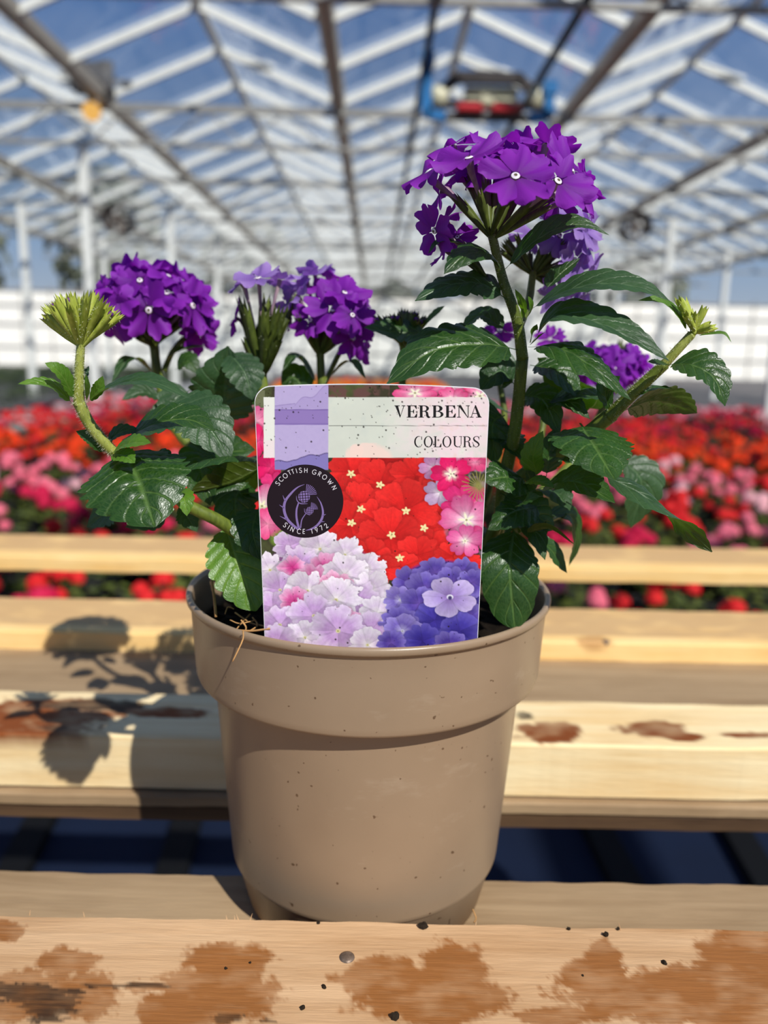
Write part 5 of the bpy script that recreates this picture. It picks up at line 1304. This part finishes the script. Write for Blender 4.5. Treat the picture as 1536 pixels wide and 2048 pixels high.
def didone(F, ch, x0, x1, y0, y1, st, hl):
    'high-contrast serif capital in a box; st = stem, hl = hairline, both in pixels'
    w, h = x1 - x0, y1 - y0
    R = lambda a, b_, c, d: F.poly([(a, b_), (c, b_), (c, d), (a, d)])
    serif = lambda a, c, top: R(a, y0 if top else y1 - hl, c, y0 + hl if top else y1)
    if ch == 'V':
        F.poly([(x0 + w * .05, y0), (x0 + w * .05 + st * 1.1, y0), (x0 + w * .56, y1 - h * .12), (x0 + w * .50, y1)]); F.poly([(x1 - w * .16, y0), (x1 - w * .16 + hl * 1.2, y0), (x0 + w * .52, y1), (x0 + w * .49, y1)])
        serif(x0, x0 + w * .48, 1); serif(x1 - w * .34, x1, 1)
    if ch == 'A':
        F.poly([(x0 + w * .44, y0), (x0 + w * .52, y0 - h * .03), (x1 - w * .05, y1), (x1 - w * .05 - st * 1.1, y1), (x0 + w * .43, y0 + h * .14)]); F.poly([(x0 + w * .46, y0), (x0 + w * .50, y0), (x0 + w * .17, y1), (x0 + w * .17 - hl * 1.2, y1)])
        R(x0 + w * .27, y0 + h * .64, x0 + w * .66, y0 + h * .64 + hl); serif(x0, x0 + w * .33, 0); serif(x1 - w * .46, x1, 0)
    if ch == 'N':
        R(x0 + w * .13, y0, x0 + w * .13 + hl * 1.2, y1); R(x1 - w * .15, y0, x1 - w * .15 + hl * 1.2, y1); F.poly([(x0 + w * .08, y0), (x0 + w * .08 + st * 1.15, y0), (x1 - w * .12, y1 + h * .02), (x1 - w * .15, y1 + h * .02)])
        serif(x0, x0 + w * .34, 1); serif(x0, x0 + w * .30, 0); serif(x1 - w * .30, x1, 1)
    sx = x0 + w * .12
    if ch in 'ERBL':
        R(sx, y0, sx + st, y1); serif(x0, sx + st * 1.4, 1); serif(x0, sx + st * 1.45, 0)
    if ch == 'E':
        R(sx, y0, x1 - w * .04, y0 + hl); R(sx, y1 - hl, x1, y1); R(sx, y0 + h * .48, x0 + w * .70, y0 + h * .48 + hl)
        F.poly([(x1 - w * .04, y0), (x1 - w * .02, y0 + h * .30), (x1 - w * .07, y0 + h * .30), (x1 - w * .26, y0 + hl)]); F.poly([(x1, y1), (x1 + w * .03, y1 - h * .34), (x1 - w * .03, y1 - h * .34), (x1 - w * .26, y1 - hl)])
        F.poly([(x0 + w * .66, y0 + h * .34), (x0 + w * .72, y0 + h * .34), (x0 + w * .72, y0 + h * .66), (x0 + w * .66, y0 + h * .66), (x0 + w * .58, y0 + h * .5)])
    if ch == 'L':
        R(sx, y1 - hl, x1, y1); F.poly([(x1, y1), (x1 + w * .02, y1 - h * .34), (x1 - w * .04, y1 - h * .34), (x1 - w * .26, y1 - hl)])
    if ch in 'RB':
        cxx = sx + st; by = y0 + h * (.25 if ch == 'R' else .24); rb = h * .25
        R(cxx - 1, y0, cxx + w * .18, y0 + hl); R(cxx - 1, y0 + h * .49 - hl * .5, cxx + w * .2, y0 + h * .49 + hl * .5)
        F.ring(cxx + w * .14, y0 + h * .25, (x1 - w * (.13 if ch == 'R' else .08) - cxx - w * .14, h * .25), (x1 - w * .13 - cxx - w * .14 - st * .95, h * .25 - hl), -90, 90, 20)
    if ch == 'R':
        F.strip([(x0 + w * .56, y0 + h * .50), (x0 + w * .70, y0 + h * .60), (x0 + w * .74, y0 + h * .84), (x0 + w * .86, y1 - hl * .5), (x1, y1 - h * .05)], [hl, st * .8, st * .95, st * .7, hl * .6], 14)
    if ch == 'B':
        cxx = sx + st; R(cxx - 1, y1 - hl, cxx + w * .2, y1)
        F.ring(cxx + w * .16, y0 + h * .74, (x1 - cxx - w * .16, h * .26), (x1 - cxx - w * .16 - st, h * .26 - hl), -90, 90, 20)
    if ch == 'O': F.ring((x0 + x1) / 2, (y0 + y1) / 2, (w / 2, h / 2 + .4), (w / 2 - st, h / 2 - hl + .4), 0, 360, 44)
    if ch == 'C':
        F.ring((x0 + x1) / 2 + w * .06, (y0 + y1) / 2, (w * .56, h / 2 + .4), (w * .56 - st * .55, h / 2 - hl + .4, st * .45), 62, 298, 34); R(x1 - hl * 1.3, y0 + h * .02, x1, y0 + h * .32); F.strip([(x1 - w * .22, y1 - hl * .4), (x1 - w * .06, y1 - h * .16), (x1, y1 - h * .28)], hl, 6)
    if ch == 'U':
        R(x0 + w * .10, y0, x0 + w * .10 + st, y1 - h * .3); serif(x0, x0 + w * .42, 1); R(x1 - w * .15, y0, x1 - w * .15 + hl * 1.2, y1 - h * .3); serif(x1 - w * .32, x1, 1)
        F.ring((x0 + w * .10 + x1 - w * .15 + hl * 1.2) / 2, y1 - h * .31, ((x1 - w * .25 + hl * 1.2 - x0) / 2, h * .31), ((x1 - w * .25 + hl * 1.2 - x0) / 2 - st * .6, h * .31 - hl * 1.2, st * .32), 0, 180, 22)
    if ch == 'S':
        F.strip([(x1 - w * .10, y0 + h * .20), (x0 + w * .72, y0 + h * .03), (x0 + w * .40, y0 + hl * .5), (x0 + w * .12, y0 + h * .16), (x0 + w * .24, y0 + h * .38), (x0 + w * .70, y0 + h * .58), (x0 + w * .88, y0 + h * .80), (x0 + w * .56, y1 - hl * .4), (x0 + w * .28, y1 - h * .04), (x0 + w * .08, y1 - h * .22)],
                [hl, hl, hl, st * .75, st, st, st * .8, hl, hl, hl], 40)
        R(x1 - w * .14, y0, x1 - w * .14 + hl, y0 + h * .30); R(x0 + w * .02, y1 - h * .32, x0 + w * .02 + hl, y1)
t = NT('black_ink'); M_ink = t.done(t.bsdf(lin(30, 28, 28), .4, .35))
t = NT('badge_black'); M_badge = t.done(t.bsdf(lin(30, 17, 26), .35, .4))
t = NT('white_ink'); M_wink = t.done(t.bsdf(lin(232, 226, 232), .4, .35))
t = NT('lilac_ink'); M_link = t.done(t.bsdf(lin(134, 112, 168), .4, .35))
LIFT_ = .00010
F = Flat()
for ch, x0, x1 in (('V', 789, 811), ('E', 813.5, 834), ('R', 837, 861), ('B', 864, 887), ('E', 890, 911), ('N', 914, 939.5), ('A', 939, 963.5)): didone(F, ch, x0, x1, 810.8, 835, 5.3, 1.25)
F.done('lettering', M_ink, 'bold black serif name VERBENA')
F = Flat()
for ch, x0, x1 in (('C', 828.5, 844), ('O', 847.7, 865.5), ('L', 867.5, 882.6), ('O', 885, 902.8), ('U', 906, 924.5), ('R', 926, 943.5), ('S', 946, 959.5)): didone(F, ch, x0, x1, 872.6, 894.2, 3.0, .95)
F.done('lettering', M_ink, 'black serif word COLOURS')
F = Flat(); bcx, bcy = 610.3, 1002.3
F.poly([(bcx + 76.5 * math.cos(6.2832 * i / 72), bcy + 73.2 * math.sin(6.2832 * i / 72)) for i in range(72)])
F.done('badge', M_badge, 'round black badge with a thistle emblem')
LIFT_ = .00014
SANS = {  # strokes in a box: x 0..w, y 0 (top) .. 1
    'S': (.62, [[(.56, .16), (.44, .02), (.26, .0), (.10, .12), (.12, .34), (.32, .48), (.52, .62), (.56, .82), (.40, .99), (.20, .99), (.04, .84)]]),
    'C': (.78, [[(.76, .14), (.56, .01), (.30, .03), (.08, .24), (.04, .5), (.08, .76), (.30, .97), (.56, .99), (.76, .86)]]),
    'O': (.96, [[(.48 + .44 * math.cos(a), .5 + .5 * math.sin(a)) for a in [6.2832 * i / 20 for i in range(21)]]]),
    'T': (.56, [[(.0, .04), (.56, .04)], [(.28, 0), (.28, 1)]]), 'I': (.14, [[(.07, 0), (.07, 1)]]),
    'H': (.68, [[(.06, 0), (.06, 1)], [(.62, 0), (.62, 1)], [(.06, .48), (.62, .48)]]),
    'G': (.92, [[(.82, .16), (.62, .02), (.36, .02), (.12, .2), (.04, .5), (.12, .8), (.36, .98), (.60, .98), (.82, .80), (.86, .54)], [(.50, .54), (.90, .54)]]),
    'R': (.58, [[(.06, 0), (.06, 1)], [(.06, .04), (.34, .05), (.48, .18), (.46, .40), (.30, .50), (.06, .50)], [(.24, .50), (.56, 1)]]),
    'W': (1.0, [[(.0, 0), (.26, 1)], [(.26, 1), (.50, .1)], [(.50, .1), (.74, 1)], [(.74, 1), (1., 0)]]),
    'N': (.74, [[(.06, 1), (.06, 0)], [(.06, 0), (.68, 1)], [(.68, 1), (.68, 0)]]),
    'E': (.48, [[(.06, 0), (.06, 1)], [(.06, .04), (.46, .04)], [(.06, .5), (.44, .5)], [(.06, .96), (.46, .96)]]),
    '1': (.3, [[(.02, .06), (.22, .06)], [(.20, 0), (.20, 1)]]),
    '9': (.6, [[(.54, .30), (.44, .08), (.26, .01), (.08, .14), (.06, .36), (.20, .54), (.40, .52), (.54, .30)], [(.54, .30), (.22, 1)]]),
    '7': (.56, [[(.02, .04), (.54, .04)], [(.54, .04), (.16, 1)]]),
    '2': (.58, [[(.06, .26), (.14, .06), (.32, .0), (.50, .12), (.50, .34), (.30, .66), (.04, .96)], [(.04, .96), (.56, .96)]]),
}
F = Flat()
def arc_text(items, outward, hgt):
    for ch, qx, qy in items:
        x, y = 520 + qx / 8.533, 920 + qy / 8.533; dx, dy = x - bcx, (y - bcy) / .955; l = math.hypot(dx, dy)
        ux, uy = (dx / l, dy / l) if outward else (-dx / l, -dy / l)            # letter up
        rx, ry = -uy, ux                                                        # letter right
        w, strokes = SANS[ch]
        for st_ in strokes:
            pts = [(x + ((a - w / 2) * rx + (.5 - b_) * ux) * hgt, y + ((a - w / 2) * ry + (.5 - b_) * uy) * hgt) for a, b_ in st_]
            F.strip(pts, 1.12, 0 if len(pts) == 2 else len(pts) * 3)
arc_text([('S', 302, 400), ('C', 356, 330), ('O', 430, 270), ('T', 503, 215), ('T', 560, 197), ('I', 622, 184), ('S', 690, 176), ('H', 783, 178), ('G', 928, 206), ('R', 1018, 238), ('O', 1102, 292), ('W', 1196, 376), ('N', 1266, 472)], True, 9.2)
arc_text([('S', 432, 1108), ('I', 490, 1148), ('N', 552, 1182), ('C', 665, 1216), ('E', 748, 1218), ('1', 882, 1216), ('9', 965, 1192), ('7', 1048, 1158), ('2', 1128, 1124)], False, 9.4)
F.done('lettering', M_wink, 'white lettering SCOTTISH GROWN SINCE 1972 round the badge')
LIFT_ = .00012
F = Flat(); cq = lambda *p: [(520 + x / 8.533, 920 + y / 8.533) for x, y in p]; wq = lambda *w: [q / 8.533 for q in w]
F.strip(cq((760, 415), (640, 468), (530, 570), (430, 705), (412, 850), (460, 1000), (560, 1110), (650, 1180)), wq(4, 22, 36, 42, 46, 46, 44, 36), 30)
for a, b_ in (((428, 700), (388, 600)), ((412, 820), (328, 764)), ((455, 1015), (336, 956))): F.strip(cq(a, b_), wq(26, 2))
F.strip(cq((972, 625), (1040, 740), (1074, 880), (1056, 1000), (980, 1110), (880, 1175), (780, 1202)), wq(4, 22, 34, 40, 36, 30, 6), 26)
for a, b_ in (((1074, 950), (1126, 922)), ((1040, 1052), (1106, 1052))): F.strip(cq(a, b_), wq(22, 2))
F.strip(cq((656, 735), (624, 850), (626, 1000), (668, 1190)), wq(22, 30, 34, 40), 18); F.strip(cq((778, 918), (714, 1020), (692, 1160)), wq(12, 17, 20), 12)
F.strip(cq((620, 612), (632, 690), (690, 742), (812, 746)), wq(4, 14, 18, 5), 14); F.strip(cq((756, 826), (772, 900), (855, 946)), wq(4, 12, 4), 10)
for hx, hy, hr, cell, gap in ((752, 628, 100, 46, 11), (848, 866, 66, 30, 8)):
    for i in range(-2, 3):
        for j in range(-2, 3):
            x, y = hx + i * cell + j * cell * .08, hy + j * cell - i * cell * .08
            pts = [(x + sx * (cell - gap) / 2, y + sy * (cell - gap) / 2) for sx, sy in ((-1, -1), (1, -1), (1, 1), (-1, 1))]
            pts = [((px - hx) * min(1, hr / max(1, math.hypot(px - hx, py - hy))) + hx, (py - hy) * min(1, hr / max(1, math.hypot(px - hx, py - hy))) + hy) for px, py in pts]
            if math.hypot(x - hx, y - hy) < hr * 1.12 and not (i == 2 and j == -2): F.poly(cq(*pts))
for (ox, oy), r0, r1, n_ in (((775, 605), 40, 195, 9), ((862, 850), 26, 128, 8)):
    for i in range(n_):
        a = math.radians(-82 + 74 * i / (n_ - 1)); F.strip(cq((ox + r0 * 1.7 * math.cos(a), oy + r0 * 1.7 * math.sin(a)), (ox + r1 * math.cos(a), oy + r1 * math.sin(a))), wq(5, 13 if r1 > 150 else 9))
F.done('emblem', M_link, 'lilac thistle emblem')
